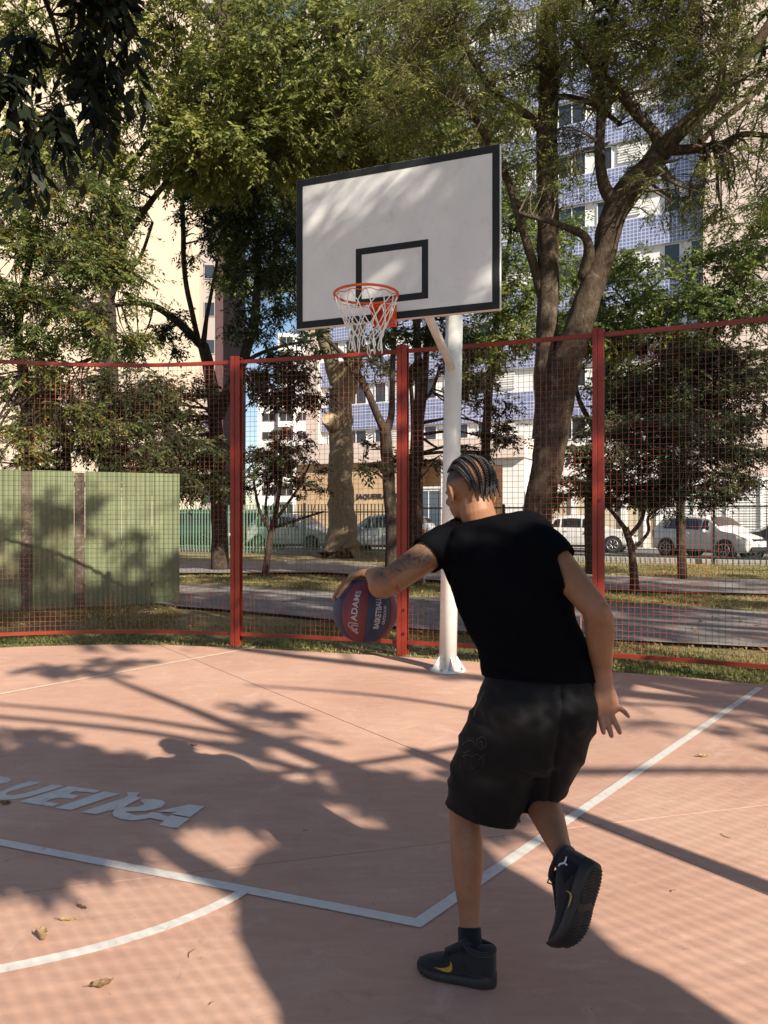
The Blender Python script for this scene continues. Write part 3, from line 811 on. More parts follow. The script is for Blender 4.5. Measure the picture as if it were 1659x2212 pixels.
tree('slender_tree', 'thin dark twin stems just right of the middle red fence post', 'tree',
     [[(898, 1262, 16.5, 30), (900, 1150, 16.5, 24), (900, 1040, 16.5, 22), (904, 940, 16.5, 19), (915, 850, 16.4, 16), (922, 740, 16.4, 12), (930, 640, 16.3, 9)],
      [(888, 1255, 16.6, 16), (886, 1120, 16.6, 14), (890, 1000, 16.6, 12), (892, 900, 16.5, 10), (884, 800, 16.5, 8)],
      [(912, 870, 16.5, 9), (935, 840, 16.4, 8), (950, 790, 16.3, 6)]],
     [(930, 985, 16, 50, 26, .8, 18), (930, 780, 16.2, 60, 60, .9, 60), (905, 690, 16.2, 80, 50, 1, 70), (1045, 955, 15.8, 90, 40, .9, 70), (1060, 850, 16, 90, 50, 1, 60), (1000, 740, 16.2, 60, 40, .9, 40)],
     'leaf_dark', 'bark_dark', leaf=(.11, .042), spray=.30, nleaf=10, dens=2, seed=13, sec=5, tint=(.1, .95))

# --- dark tree in front of the cream tower, limb reaching left
tree('street_tree', 'dark leaning tree in front of the cream tower with a limb arching to the left', 'tree',
     [[(476, 1230, 20, 40), (474, 1120, 20, 34), (470, 1020, 20, 32), (464, 900, 20, 30), (452, 800, 20, 26), (438, 745, 20, 24)],
      [(440, 750, 20, 20), (410, 720, 19.8, 18), (370, 685, 19.6, 16), (330, 660, 19.4, 13), (280, 655, 19.2, 10), (220, 668, 19, 7)],
      [(438, 748, 20, 14), (446, 690, 20, 9), (455, 640, 20, 8), (470, 560, 20, 6)],
      [(470, 900, 20, 30), (500, 830, 19.8, 24), (528, 770, 19.6, 22), (548, 700, 19.5, 20), (555, 620, 19.4, 17), (560, 520, 19.4, 13)],
      [(520, 790, 19.7, 12), (560, 765, 19.6, 9), (620, 745, 19.5, 7), (680, 735, 19.4, 5)],
      [(428, 735, 20, 12), (400, 600, 19.9, 11), (396, 500, 19.8, 11), (392, 400, 19.7, 9)]],
     [(380, 860, 19, 110, 46, 1.6, 120), (290, 900, 18.6, 110, 40, 1.4, 80), (430, 960, 19, 90, 36, 1.3, 90), (600, 800, 19, 70, 50, 1.2, 100), (640, 850, 19, 70, 30, 1.0, 60), (550, 640, 19, 80, 110, 1.5, 120), (560, 420, 19.2, 110, 120, 1.8, 260), (480, 380, 19.4, 90, 90, 1.6, 130),
      (380, 700, 19.3, 60, 30, .8, 22), (320, 740, 19, 60, 30, .8, 22), (420, 500, 19.6, 50, 60, .9, 30), (610, 560, 19, 60, 60, 1, 50), (360, 1010, 18.8, 110, 40, 1.2, 110), (440, 1050, 18.6, 80, 26, 1.0, 60)],
     'leaf_dark', 'bark_dark', leaf=(.13, .05), spray=.38, nleaf=11, dens=3.4, seed=21, sec=6, tint=(.1, 1))

# --- broad olive canopy, upper left and centre
tree('street_tree', 'tall tree with broad olive canopy over the left half, before the cream tower', 'tree',
     [[(232, 1230, 17.5, 34), (228, 1050, 17.5, 32), (236, 900, 17.5, 30), (240, 780, 17.4, 28), (236, 640, 17.3, 24), (240, 500, 17.2, 20), (250, 350, 17, 18), (256, 200, 16.8, 14), (270, 60, 16.6, 10)],
      [(238, 560, 17.2, 16), (330, 430, 16.8, 12), (420, 330, 16.4, 10), (520, 260, 16, 8)],
      [(250, 400, 17, 14), (360, 260, 16.4, 10), (480, 150, 16, 9), (640, 100, 15.6, 7), (800, 60, 15.4, 6)],
      [(252, 300, 17, 12), (160, 180, 16.6, 9), (80, 80, 16.2, 7)],
      [(240, 760, 17.4, 16), (190, 690, 17.2, 12), (130, 620, 17, 10), (90, 540, 16.8, 8)],
      [(236, 700, 17.4, 14), (250, 620, 17.2, 10), (300, 560, 17, 8), (330, 480, 17, 6)]],
     [(480, 60, 15.8, 170, 90, 1.8, 230), (340, 150, 16, 120, 80, 1.5, 120), (640, 150, 15.6, 170, 110, 1.8, 280), (820, 90, 15.4, 150, 100, 1.6, 240), (480, 250, 15.8, 130, 60, 1.4, 170), (420, 330, 15.6, 120, 50, 1.2, 170), (300, 280, 16, 110, 60, 1.2, 90), (700, 290, 15.8, 170, 80, 1.6, 230),
      (870, 250, 15.6, 120, 80, 1.4, 160), (200, 60, 16.2, 130, 70, 1.5, 110), (80, 150, 16.2, 110, 90, 1.3, 70), (150, 300, 16.2, 120, 60, 1.2, 90), (560, 330, 15.6, 110, 50, 1.1, 120), (280, 420, 16.4, 80, 40, 1.0, 30), (60, 300, 15.6, 90, 60, 1.0, 90), (20, 60, 15.8, 80, 80, 1.2, 60), (930, 360, 15.8, 80, 40, 1.1, 60)],
     'leaf_olive', 'bark_dark', leaf=(.125, .050), spray=.40, nleaf=15, dens=2.6, seed=31, sec=6, tint=(.1, 1), droop=.45)
tree('street_tree', 'light green tree with yellow leaves along the left edge, above the green hoarding', 'tree',
     [[(60, 1100, 13.2, 26), (58, 960, 13.2, 22), (50, 820, 13.2, 20), (40, 700, 13.1, 18), (60, 580, 13, 14), (84, 460, 12.9, 11), (100, 360, 12.8, 8)],
      [(50, 760, 13.2, 14), (110, 680, 13, 10), (180, 620, 12.8, 8), (260, 590, 12.6, 6)],
      [(44, 700, 13.1, 12), (0, 600, 13, 9), (-60, 500, 12.8, 7)],
      [(60, 840, 13.2, 12), (130, 800, 13, 9), (210, 770, 12.8, 7)]],
     [(60, 400, 12.6, 120, 90, 1.2, 130), (150, 480, 12.6, 110, 80, 1.1, 120), (40, 560, 12.6, 100, 90, 1.1, 110), (190, 600, 12.4, 110, 60, 1.0, 90), (90, 690, 12.6, 120, 60, 1.0, 120), (230, 700, 12.4, 90, 50, .9, 55), (60, 800, 12.8, 90, 50, .9, 60), (120, 900, 12.6, 130, 50, .9, 60), (20, 960, 12.4, 60, 30, .6, 26), (230, 480, 12.6, 60, 60, .8, 36)],
     'leaf_yellow', 'bark_dark', leaf=(.095, .032), spray=.32, nleaf=13, dens=3.6, seed=33, sec=8, tint=(.15, .8), yellow=.035, twig_r=.0055)
# drooping leaves at the top left, shade put into their colour: the outermost bough of a near tree
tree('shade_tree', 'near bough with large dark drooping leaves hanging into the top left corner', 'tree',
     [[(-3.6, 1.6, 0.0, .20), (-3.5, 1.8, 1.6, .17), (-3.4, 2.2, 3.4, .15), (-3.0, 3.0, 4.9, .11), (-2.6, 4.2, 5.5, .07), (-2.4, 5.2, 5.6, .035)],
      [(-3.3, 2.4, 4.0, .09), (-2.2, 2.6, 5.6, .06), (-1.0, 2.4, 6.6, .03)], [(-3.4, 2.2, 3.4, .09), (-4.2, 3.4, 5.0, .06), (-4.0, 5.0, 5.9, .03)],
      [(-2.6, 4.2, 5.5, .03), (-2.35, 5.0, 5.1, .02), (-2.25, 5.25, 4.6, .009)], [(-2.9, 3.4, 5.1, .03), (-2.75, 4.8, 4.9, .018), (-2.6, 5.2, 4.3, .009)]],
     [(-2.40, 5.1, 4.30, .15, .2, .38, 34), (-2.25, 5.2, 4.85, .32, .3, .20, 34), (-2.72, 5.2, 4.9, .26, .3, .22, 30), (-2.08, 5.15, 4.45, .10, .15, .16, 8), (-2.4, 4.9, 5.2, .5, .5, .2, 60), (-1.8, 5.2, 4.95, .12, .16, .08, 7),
      (-0.9, 2.6, 7.1, 1.0, 1.0, .4, 330), (-1.7, 3.2, 6.9, .9, .9, .4, 300), (0.0, 1.9, 7.9, 1.0, 1.0, .5, 330), (-1.1, 3.4, 6.4, .7, .7, .3, 160)],  # unseen upper clumps, added to keep the bough in shade
     'leaf_shade_black', 'bark_dark', leaf=(.15, .058), spray=.26, nleaf=8, seed=41, sec=4, world=True, droop=1.1, tint=(0, .5))

# --- right side: leafy trees behind the fence
tree('street_tree', 'leafy green tree filling the space right of the leaning stem, above the fence rail', 'tree',
     [[(1278, 1226, 19, 30), (1276, 1120, 19, 27), (1282, 1000, 19, 24), (1300, 880, 19, 20), (1330, 760, 19, 16), (1380, 650, 18.8, 12)],
      [(1290, 940, 19, 14), (1250, 860, 18.9, 10), (1240, 780, 18.8, 7)], [(1310, 840, 19, 12), (1420, 780, 18.6, 9), (1540, 720, 18.4, 7)]],
     [(1330, 650, 18.4, 100, 60, 1.4, 110), (1420, 580, 18.6, 100, 50, 1.3, 80), (1300, 720, 18.2, 70, 50, 1.1, 100), (1400, 760, 18, 120, 50, 1.3, 130), (1500, 680, 18.2, 110, 60, 1.3, 130), (1600, 620, 18, 100, 80, 1.3, 130), (1620, 500, 18, 90, 70, 1.2, 100), (1560, 780, 17.8, 120, 50, 1.2, 110), (1360, 840, 17.8, 100, 40, 1.1, 100), (1230, 760, 18.8, 30, 50, .6, 24)],
     'leaf_green', 'bark_dark', leaf=(.11, .048), spray=.34, nleaf=13, dens=3.6, seed=51, sec=4, tint=(.15, .95))
tree('street_tree', 'bright green tree visible between the backboard and the upright stem', 'tree',
     [[(1040, 1230, 22, 24), (1045, 1100, 22, 22), (1050, 950, 22, 20), (1060, 800, 22, 16), (1080, 650, 22, 12), (1100, 520, 22, 8)], [(1060, 800, 22, 10), (1110, 700, 22, 8), (1150, 620, 21.6, 6)]],
     [(1110, 500, 21, 70, 90, 1.6, 120), (1100, 620, 21, 70, 70, 1.5, 120), (1080, 720, 21, 90, 50, 1.4, 120), (1210, 560, 21.4, 50, 90, 1.2, 80), (1230, 680, 21.4, 40, 60, 1.1, 50), (1130, 400, 21.4, 60, 60, 1.2, 50), (1020, 780, 21, 60, 40, 1.1, 60)],
     'leaf_green', 'bark_dark', leaf=(.13, .05), spray=.42, nleaf=13, dens=3.4, seed=53, sec=3, tint=(.3, 1))
tree('small_tree', 'small dark tree with a low spreading crown in front of the white hatchback', 'tree',
     [[(1370, 1282, 14.2, 22), (1368, 1230, 14.2, 17), (1362, 1180, 14.2, 16), (1350, 1140, 14.2, 15)],
      [(1352, 1145, 14.2, 11), (1330, 1115, 14.1, 9), (1300, 1080, 14, 7), (1270, 1040, 13.9, 5)], [(1358, 1160, 14.2, 11), (1385, 1125, 14.1, 9), (1400, 1080, 14, 8), (1450, 1030, 13.9, 6)],
      [(1366, 1190, 14.2, 9), (1400, 1150, 14.3, 7), (1406, 1110, 14.4, 6), (1500, 1060, 14.2, 5)]],
     [(1280, 1000, 13.6, 90, 70, 1.0, 150), (1370, 1000, 13.8, 110, 80, 1.1, 240), (1460, 1010, 13.8, 110, 80, 1.1, 260), (1550, 1020, 13.8, 90, 70, 1.0, 220), (1370, 920, 13.6, 110, 34, 1.0, 170), (1480, 930, 13.6, 120, 40, 1.0, 180), (1240, 1060, 13.6, 50, 40, .7, 60), (1600, 960, 13.6, 70, 70, .9, 120), (1460, 1070, 13.8, 110, 36, .9, 140), (1370, 1060, 13.8, 90, 36, .8, 100)],
     'leaf_dark', 'bark', leaf=(.070, .030), spray=.22, nleaf=15, dens=1.8, seed=61, sec=5, tint=(.2, 1), flat=.4)
tree('street_tree', 'dense dark tree at the right edge, above the low spreading one', 'tree',
     [[(1475, 1240, 17, 20), (1470, 1100, 17, 18), (1480, 950, 17, 16), (1500, 820, 17, 12), (1540, 700, 17, 8)]],
     [(1420, 850, 16, 100, 70, 1.2, 210), (1520, 850, 16, 110, 80, 1.3, 230), (1610, 850, 16, 80, 90, 1.2, 190), (1500, 760, 16.2, 90, 40, 1.1, 90), (1400, 920, 16, 90, 50, 1.1, 120)],
     'leaf_dark', 'bark_dark', leaf=(.09, .038), spray=.30, nleaf=14, dens=2.2, seed=63, sec=4, tint=(0, .9))
# --- shrubs and low trees, left
tree('small_tree', 'low many-stemmed bushy tree right of the left red post, in front of the white car', 'tree',
     [[(572, 1212, 18.5, 16), (582, 1170, 18.5, 13), (592, 1130, 18.5, 12), (600, 1080, 18.5, 9), (612, 1000, 18.4, 6)],
      [(586, 1150, 18.5, 9), (560, 1100, 18.4, 7), (548, 1040, 18.3, 5)], [(594, 1125, 18.5, 8), (640, 1060, 18.4, 6), (670, 1000, 18.3, 4)], [(590, 1140, 18.5, 8), (650, 1120, 18.4, 6), (700, 1105, 18.3, 4)], [(584, 1160, 18.5, 8), (574, 1090, 18.4, 6), (590, 1010, 18.3, 4)]],
     [(590, 1020, 18, 80, 46, 1.0, 120), (640, 1000, 18, 70, 46, .9, 90), (560, 970, 18, 50, 34, .8, 50), (660, 1060, 18, 50, 30, .7, 40), (610, 950, 18, 60, 26, .8, 50)],
     'leaf_dark', 'bark_dark', leaf=(.085, .040), spray=.24, nleaf=10, dens=2, seed=71, sec=6, tint=(.1, 1))
tree('street_tree', 'dark leafy tree behind the green hoarding, left of the leaning dark trunk', 'tree',
     [[(150, 1200, 16.2, 20), (146, 1060, 16.2, 18), (140, 940, 16.2, 16), (110, 850, 16.2, 13), (90, 780, 16.1, 10)], [(144, 980, 16.2, 12), (190, 900, 16, 9), (250, 850, 15.9, 6)]],
     [(60, 880, 15.6, 90, 60, 1.1, 90), (160, 860, 15.6, 110, 60, 1.1, 110), (270, 830, 15.6, 100, 50, 1.1, 100), (170, 960, 15.6, 110, 40, 1.0, 80), (280, 980, 15.4, 90, 40, 1.0, 110), (350, 1030, 15.4, 70, 30, .9, 80), (60, 1010, 15.6, 80, 24, .8, 30), (330, 930, 15.6, 80, 40, 1.0, 80)],
     'leaf_dark', 'bark_dark', leaf=(.10, .040), spray=.30, nleaf=11, dens=3, seed=73, sec=5, tint=(.1, 1))
tree('street_tree', 'far olive tree rising behind the canopy at the top centre', 'tree',
     [[(900, 1225, 25, 22), (905, 1000, 25, 20), (900, 700, 25, 16), (880, 400, 25, 12), (860, 150, 25, 8)]],
     [(640, 380, 24, 150, 110, 2.4, 220), (760, 420, 24, 150, 90, 2.2, 160), (900, 320, 24, 160, 110, 2.4, 200), (1000, 430, 24, 100, 100, 2, 120), (500, 520, 24, 60, 90, 1.4, 70), (820, 150, 24, 220, 130, 2.8, 240), (560, 130, 24, 200, 130, 2.6, 200), (1050, 200, 24, 160, 130, 2.4, 120), (960, 600, 24, 110, 60, 1.8, 100)],
     'leaf_olive', 'bark_dark', leaf=(.19, .075), spray=.60, nleaf=13, dens=1.9, seed=81, sec=3, tint=(0, .7))

# --- unseen trees added around the camera, placed to shade court, board and fence
def sp(gx, gy, s, z=0.0):
    """point that throws its shadow on (gx, gy, z) after s metres of plan distance"""
    return (gx + SUN_H.x * s, gy + SUN_H.y * s, z + s * math.tan(SUN_EL))
def lb(*rows): return [sp(r[0], r[1], r[2]) + (r[3],) for r in rows]
tree('shade_tree', 'unseen leaning tree added and shaped to throw the large shade on the court', 'tree',
     [[(2.6, -1.9, 0, .64)] + lb((.62, 1.55, 3.2, .57), (.36, 2.10, 4.2, .53), (.15, 2.60, 5.0, .50), (.20, 2.98, 5.5, .36)),  # added trunk and limbs, laid out from the shade they throw
      lb((-.10, 2.76, 5.4, .16), (-.52, 2.88, 5.7, .080), (-.85, 3.15, 6.0, .070), (-1.18, 3.50, 6.4, .065), (-1.7, 3.9, 7.2, .06), (-2.6, 4.8, 8.4, .04)),
      lb((.20, 2.9, 5.4, .28), (.20, 3.42, 6.0, .15), (.05, 3.90, 6.6, .14), (-.4, 4.45, 7.4, .09), (-1.2, 5.3, 9.0, .06), (-2.4, 6.6, 11, .04)),
      lb((.18, 3.5, 6.1, .09), (.8, 4.6, 7.8, .07), (1.6, 5.8, 9.8, .05), (2.8, 7.6, 12, .03)),
      lb((-.4, 4.2, 7.2, .05), (-1.6, 5.0, 8.4, .04), (-3.6, 5.6, 9.4, .03)), lb((.3, 4.2, 7.2, .05), (2.0, 4.25, 8.2, .035), (3.6, 4.1, 9, .025)), lb((-.9, 4.9, 8.4, .045), (-2.2, 5.5, 9.4, .03), (-4.2, 6.1, 10, .02)),
      lb((1.2, 5.2, 8.8, .04), (.0, 6.0, 10, .03), (-1.2, 6.4, 11, .02)), lb((1.6, 5.8, 9.8, .035), (2.6, 5.6, 10.4, .025), (3.6, 5.0, 11, .018))],
     [sp(-1.72, 3.42, 6.4) + (.34, .22, .15, 260), sp(-2.3, 3.5, 6.6) + (.35, .22, .16, 180), sp(-2.1, 4.22, 7.2) + (.62, .26, .22, 380), sp(-2.9, 4.35, 7.4) + (.60, .28, .22, 260), sp(-1.35, 4.08, 7.0) + (.36, .20, .16, 200), sp(-.75, 3.95, 6.9) + (.3, .16, .13, 110),
      sp(.16, 3.95, 6.9) + (.30, .16, .14, 120), sp(2.6, 4.9, 9.6) + (.9, .22, .12, 26), sp(3.2, 6.0, 11) + (1.0, .3, .15, 34), sp(1.2, 6.7, 11.5) + (1.0, .25, .15, 30), sp(-3.0, 5.3, 8.4) + (.8, .3, .25, 36), sp(-.8, 5.2, 8.8) + (.8, .35, .25, 30), sp(2.4, 5.3, 9.8) + (.8, .3, .2, 20), sp(-2.6, 7.0, 11) + (.9, .4, .3, 50)],
     'leaf_dark', 'bark', leaf=(.12, .055), spray=.20, nleaf=12, seed=91, sec=3, world=True)
tree('shade_tree', 'unseen tall tree behind the court, its boughs placed to dapple the backboard', 'tree',
     [[(11.5, -1.6, 0, .32), (11.2, -1.8, 3, .27), (10.2, -2.4, 6, .22), (8.6, -2.4, 8.4, .15), (7.2, -1.8, 10, .08)],
      [(10.6, -2.1, 5, .14), (7.6, -1.9, 6.6, .10), (5.0, -.8, 7.4, .07), (3.8, .2, 7.9, .04)], [(10, -2.4, 6.2, .12), (9.6, -1.2, 7.6, .08), (9.2, 0, 8.8, .05)], [(8.6, -2.4, 8.4, .08), (7.4, -.8, 9.4, .06), (7.2, .8, 10.2, .04)]],
     [tuple(Vector((-.3, 5.8, 4.0)) + SUN_DIR * 8.5) + (1.3, 1.2, .6, 64), tuple(Vector((.6, 5.5, 3.5)) + SUN_DIR * 8.0) + (1.1, 1.0, .5, 56), tuple(Vector((.5, 5.6, 3.0)) + SUN_DIR * 7.8) + (.9, .8, .35, 24), tuple(Vector((-.5, 5.9, 3.2)) + SUN_DIR * 8.2) + (.8, .8, .35, 18),  # clumps set towards the sun to dapple the board
      tuple(Vector((-.5, 8, 2.7)) + SUN_DIR * 11.5) + (1.5, 1.4, .5, 150), tuple(Vector((2.6, 7.0, 2.5)) + SUN_DIR * 11) + (1.6, 1.4, .6, 220), tuple(Vector((-2.4, 8.5, 2.9)) + SUN_DIR * 11.5) + (1.1, 1.0, .30, 60), tuple(Vector((.6, 7.6, 1.9)) + SUN_DIR * 11.5) + (1.2, 1.2, .4, 70)],
     'leaf_olive', 'bark', leaf=(.10, .042), spray=.34, nleaf=14, seed=93, sec=5, world=True)
rsh = random.Random(77); hb = []  # added leaf clumps, laid out over the ground to be shaded
for gy in np.arange(9.7, 27.5, 1.45):
    for gx in np.arange(-6.5 if gy > 10 and gy < 13.5 else -5.5, 8.5 if gy < 21 else 4.5, 1.5):
        near = gy < 13.2 and gx < 2.6
        if rsh.random() < (.05 if near else .14 if gx > -2 else .38): continue
        hb.append(sp(gx + rsh.uniform(-.5, .5), gy + rsh.uniform(-.5, .5), 17 + rsh.uniform(-1.2, 1.2)) + (1.0, .9, .5, 80 if near else 48))
tree('shade_tree', 'unseen very tall tree added behind the camera to shade the lawn and the fence top', 'tree',
     [[(18, -3.5, 0, .5), (17.6, -3.2, 4, .42), (16.4, -2.4, 8, .3), (14.5, -1.2, 10, .18), (12, 0, 10.6, .08)],
      [(16.6, -2.6, 7.6, .16), (12, -1.4, 9.4, .12), (8.6, .4, 10.1, .07), (6, 2.5, 10.3, .04)], [(16.4, -2.4, 7.9, .16), (15.4, -.6, 9.6, .12), (15, 2, 10.3, .06)], [(14.9, -1.4, 9.6, .12), (10.5, 0, 10, .1), (10, 4, 10.6, .06), (9.5, 7, 10.8, .04)], [(14, -2, 9.6, .1), (13, 3, 10.4, .06), (12, 7, 10.8, .04)]],
     hb, 'leaf_dark', 'bark', leaf=(.17, .078), spray=.40, nleaf=12, seed=97, sec=2, world=True)
# ------------------------------------------------------------------ street beyond the park
M['cream'] = paint('cream_render', (0.55, 0.455, 0.355), 0.85, 0.05, 0.4, dirt=(0.49, 0.40, 0.31))
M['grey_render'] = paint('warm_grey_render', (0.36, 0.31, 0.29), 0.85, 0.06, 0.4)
M['shade_mauve'] = paint('shade_mauve_render', (0.095, 0.048, 0.052), 0.85, 0.08, 0.4)  # tower side turned from the sun: its shade is put into the colour
M['white_wall'] = paint('white_render', (0.72, 0.71, 0.70), 0.8, 0.05, 0.5, dirt=(0.62, 0.60, 0.57))
M['pink_wall'] = paint('pale_pink_render', (0.66, 0.54, 0.48), 0.85, 0.05, 0.5)
M['tan_wall'] = paint('tan_brick_slips', (0.52, 0.36, 0.22), 0.85, 0.12, 1.5)
M['beige_wall'] = paint('beige_render', (0.50, 0.42, 0.31), 0.85, 0.08, 0.8)
M['brown_door'] = paint('brown_timber', (0.16, 0.075, 0.04), 0.6, 0.2, 4)
M['frame_white'] = paint('white_frame', (0.75, 0.75, 0.74), 0.5, 0.03, 4)
M['rail_green'] = paint('pale_green_enamel', (0.17, 0.29, 0.19), 0.5, 0.12, 5)
M['rail_dark'] = paint('dark_green_enamel', (0.025, 0.055, 0.05), 0.5, 0.12, 5)
M['sheet_green'] = paint('faded_green_sheet', (0.135, 0.160, 0.078), 0.6, 0.18, 1.6, dirt=(0.20, 0.21, 0.12))
M['plank'] = paint('weathered_plank', (0.095, 0.078, 0.055), 0.9, 0.25, 5, dirt=(0.40, 0.28, 0.18))
M['lettering'] = paint('dark_sign_lettering', (0.03, 0.025, 0.035), 0.6, 0.1, 5)
M['roof_tile'] = paint('brown_roof', (0.20, 0.11, 0.08), 0.9, 0.2, 2)
M['pipe_blue'] = paint('blue_tap_handle', (0.03, 0.10, 0.32), 0.4, 0.1, 20)
M['pipe'] = paint('tap_pipe', (0.22, 0.15, 0.12), 0.6, 0.2, 20)
M['lime'] = paint('lime_plastic', (0.16, 0.60, 0.08), 0.4, 0.05, 10)
def glass_mat(name, col, rough=0.08):
    m, nt, b = nodes_mat(name); b.inputs['Base Color'].default_value = (*col, 1); b.inputs['Roughness'].default_value = rough; b.inputs['Specular IOR Level'].default_value = 0.9
    return m
M['glass'] = glass_mat('window_glass', (0.03, 0.035, 0.042))
M['glass_blue'] = glass_mat('tinted_glass', (0.06, 0.09, 0.13))
def tile_mat():
    m, nt, b = nodes_mat('blue_facade_tiles')
    tc = nt.nodes.new('ShaderNodeTexCoord')
    mp = nt.nodes.new('ShaderNodeMapping'); nt.links.new(tc.outputs['UV'], mp.inputs[0])
    br = nt.nodes.new('ShaderNodeTexBrick'); br.offset = 0.0; br.inputs['Scale'].default_value = 1.0
    br.inputs['Brick Width'].default_value = 0.20; br.inputs['Row Height'].default_value = 0.20; br.inputs['Mortar Size'].default_value = 0.022
    br.inputs['Color1'].default_value = (0.135, 0.165, 0.34, 1); br.inputs['Color2'].default_value = (0.18, 0.21, 0.40, 1); br.inputs['Mortar'].default_value = (0.48, 0.50, 0.58, 1)
    nt.links.new(mp.outputs[0], br.inputs['Vector'])
    nt.links.new(br.outputs['Color'], b.inputs['Base Color']); b.inputs['Roughness'].default_value = 0.35
    return m
M['tiles'] = tile_mat()

class Frame:
    """a vertical facade: origin, direction along it (plan), outward normal towards the camera"""
    def __init__(self, o, d):
        self.o = Vector((o[0], o[1], 0)); self.d = Vector((d[0], d[1], 0)).normalized(); self.n = Vector((self.d.y, -self.d.x, 0))
    def p(self, u, z, off=0.0): return self.o + self.d * u + self.n * off + Vector((0, 0, z))
    def block(self, mb, u0, u1, z0, z1, o0, o1):
        P = [self.p(u0, z0, o0), self.p(u1, z0, o0), self.p(u1, z0, o1), self.p(u0, z0, o1)]
        Q = [q + Vector((0, 0, z1 - z0)) for q in P]
        mb.add(P + Q, [(3, 2, 1, 0), (4, 5, 6, 7), (0, 1, 5, 4), (1, 2, 6, 5), (2, 3, 7, 6), (3, 0, 4, 7)])
        return mb
def block_obj(fr, name, mat, parent, *a, bevel=0):
    mb = MB(); fr.block(mb, *a); return mb.build(name, mat, parent, bevel=bevel)
def window(fr, parent, u0, u1, z0, z1, off, frame=M['frame_white'], glass=M['glass'], mull=1, fw=.05):
    mb = MB()
    for a in ((u0, u1, z0, z0 + fw), (u0, u1, z1 - fw, z1), (u0, u0 + fw, z0 + fw, z1 - fw), (u1 - fw, u1, z0 + fw, z1 - fw)): fr.block(mb, *a, off, off + .06)
    for k in range(mull):
        c = u0 + (u1 - u0) * (k + 1) / (mull + 1); fr.block(mb, c - fw / 2, c + fw / 2, z0 + fw, z1 - fw, off, off + .05)
    w = mb.build('window', frame, parent)
    mb = MB(); fr.block(mb, u0 + fw, u1 - fw, z0 + fw, z1 - fw, off + .005, off + .02); mb.build('pane', glass, w)
    return w

# cream tower, upper left
T = at(465, 1116, 58)
frT = Frame((at(-330, 1116, 56).x, 57.5), (1, 0.012))
cream = empty('apartment_tower', (at(200, 1116, 58).x, 58, 0)); tag(cream, 'tall cream apartment tower whose shaded mauve side is painted dark, behind the trees on the left', 'building')
uE = at(432, 1116, 58).x - frT.o.x; uS = at(465, 1116, 58).x - frT.o.x
uc = at(200, 1116, 58).x - frT.o.x; uc2 = at(228, 1116, 58).x - frT.o.x
block_obj(frT, 'wall', M['cream'], cream, 0, uc, 0, 56, -14, 0)
block_obj(frT, 'wall', M['cream'], cream, uc2, uE, 0, 56, -14, 0)
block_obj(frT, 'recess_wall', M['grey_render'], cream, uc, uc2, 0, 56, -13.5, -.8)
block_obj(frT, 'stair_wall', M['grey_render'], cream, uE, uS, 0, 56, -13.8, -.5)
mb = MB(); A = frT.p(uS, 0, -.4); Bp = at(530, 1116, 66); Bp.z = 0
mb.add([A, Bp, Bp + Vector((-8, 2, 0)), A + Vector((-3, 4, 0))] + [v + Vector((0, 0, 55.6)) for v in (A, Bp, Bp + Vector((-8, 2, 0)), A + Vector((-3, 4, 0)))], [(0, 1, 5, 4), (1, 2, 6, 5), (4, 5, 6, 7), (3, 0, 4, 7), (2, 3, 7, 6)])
mb.build('side_wall', M['shade_mauve'], cream)
mb = MB(); frT.block(mb, -.2, uS + .1, 56, 56.8, -14.2, .2); mb.build('parapet', M['cream'], cream)
for k in range(18):
    z0 = 1.47 + (1116 - 763) / FPX * 58 + (k - 4) * 2.95
    if z0 < .5: continue
    window(frT, cream, uS - .95, uS - .08, z0, z0 + 1.15, -.49, M['grey_render'], M['glass'], 0)
    window(frT, cream, uc + .12, uc2 - .12, z0, z0 + 1.2, -.79, M['grey_render'], M['glass'], 0)
    if k % 1 == 0:
        window(frT, cream, 6.0, 7.6, z0, z0 + 1.2, .0, M['frame_white'], M['glass_blue'], 1)
        window(frT, cream, 9.5, 10.4, z0, z0 + 1.0, .0, M['frame_white'], M['glass_blue'], 0)

# far white tower seen through the gap
frW = Frame((at(552, 1116, 120).x, 121), (1, 0.0))
farw = empty('apartment_tower', (at(620, 1116, 120).x, 121, 0)); tag(farw, 'distant white and pale blue tower in the gap below the backboard\'s left corner', 'building')
w = at(668, 1116, 120).x - frW.o.x
block_obj(frW, 'wall', M['white_wall'], farw, w * .40, w, 0, 31.5, -12, 0)
block_obj(frW, 'wing', M['white_wall'], farw, 0, w * .40, 0, 22.5, -12, -1)
for k in range(10):
    z0 = 1.0 + k * 3.05
    mb = MB(); frW.block(mb, w * .42, w * .70, z0 - .2, z0 + .7, 0, 1.2); mb.build('balcony', M['white_wall'], farw)
    window(frW, farw, w * .43, w * .69, z0 + .75, z0 + 2.5, .01, M['grey_render'], M['glass'], 1, .1)
    window(frW, farw, w * .76, w * .96, z0 + .9, z0 + 2.3, .01, M['grey_render'], M['glass'], 1, .1)
    if k < 7: window(frW, farw, w * .08, w * .34, z0 + .9, z0 + 2.3, -.99, M['grey_render'], M['glass'], 1, .1)

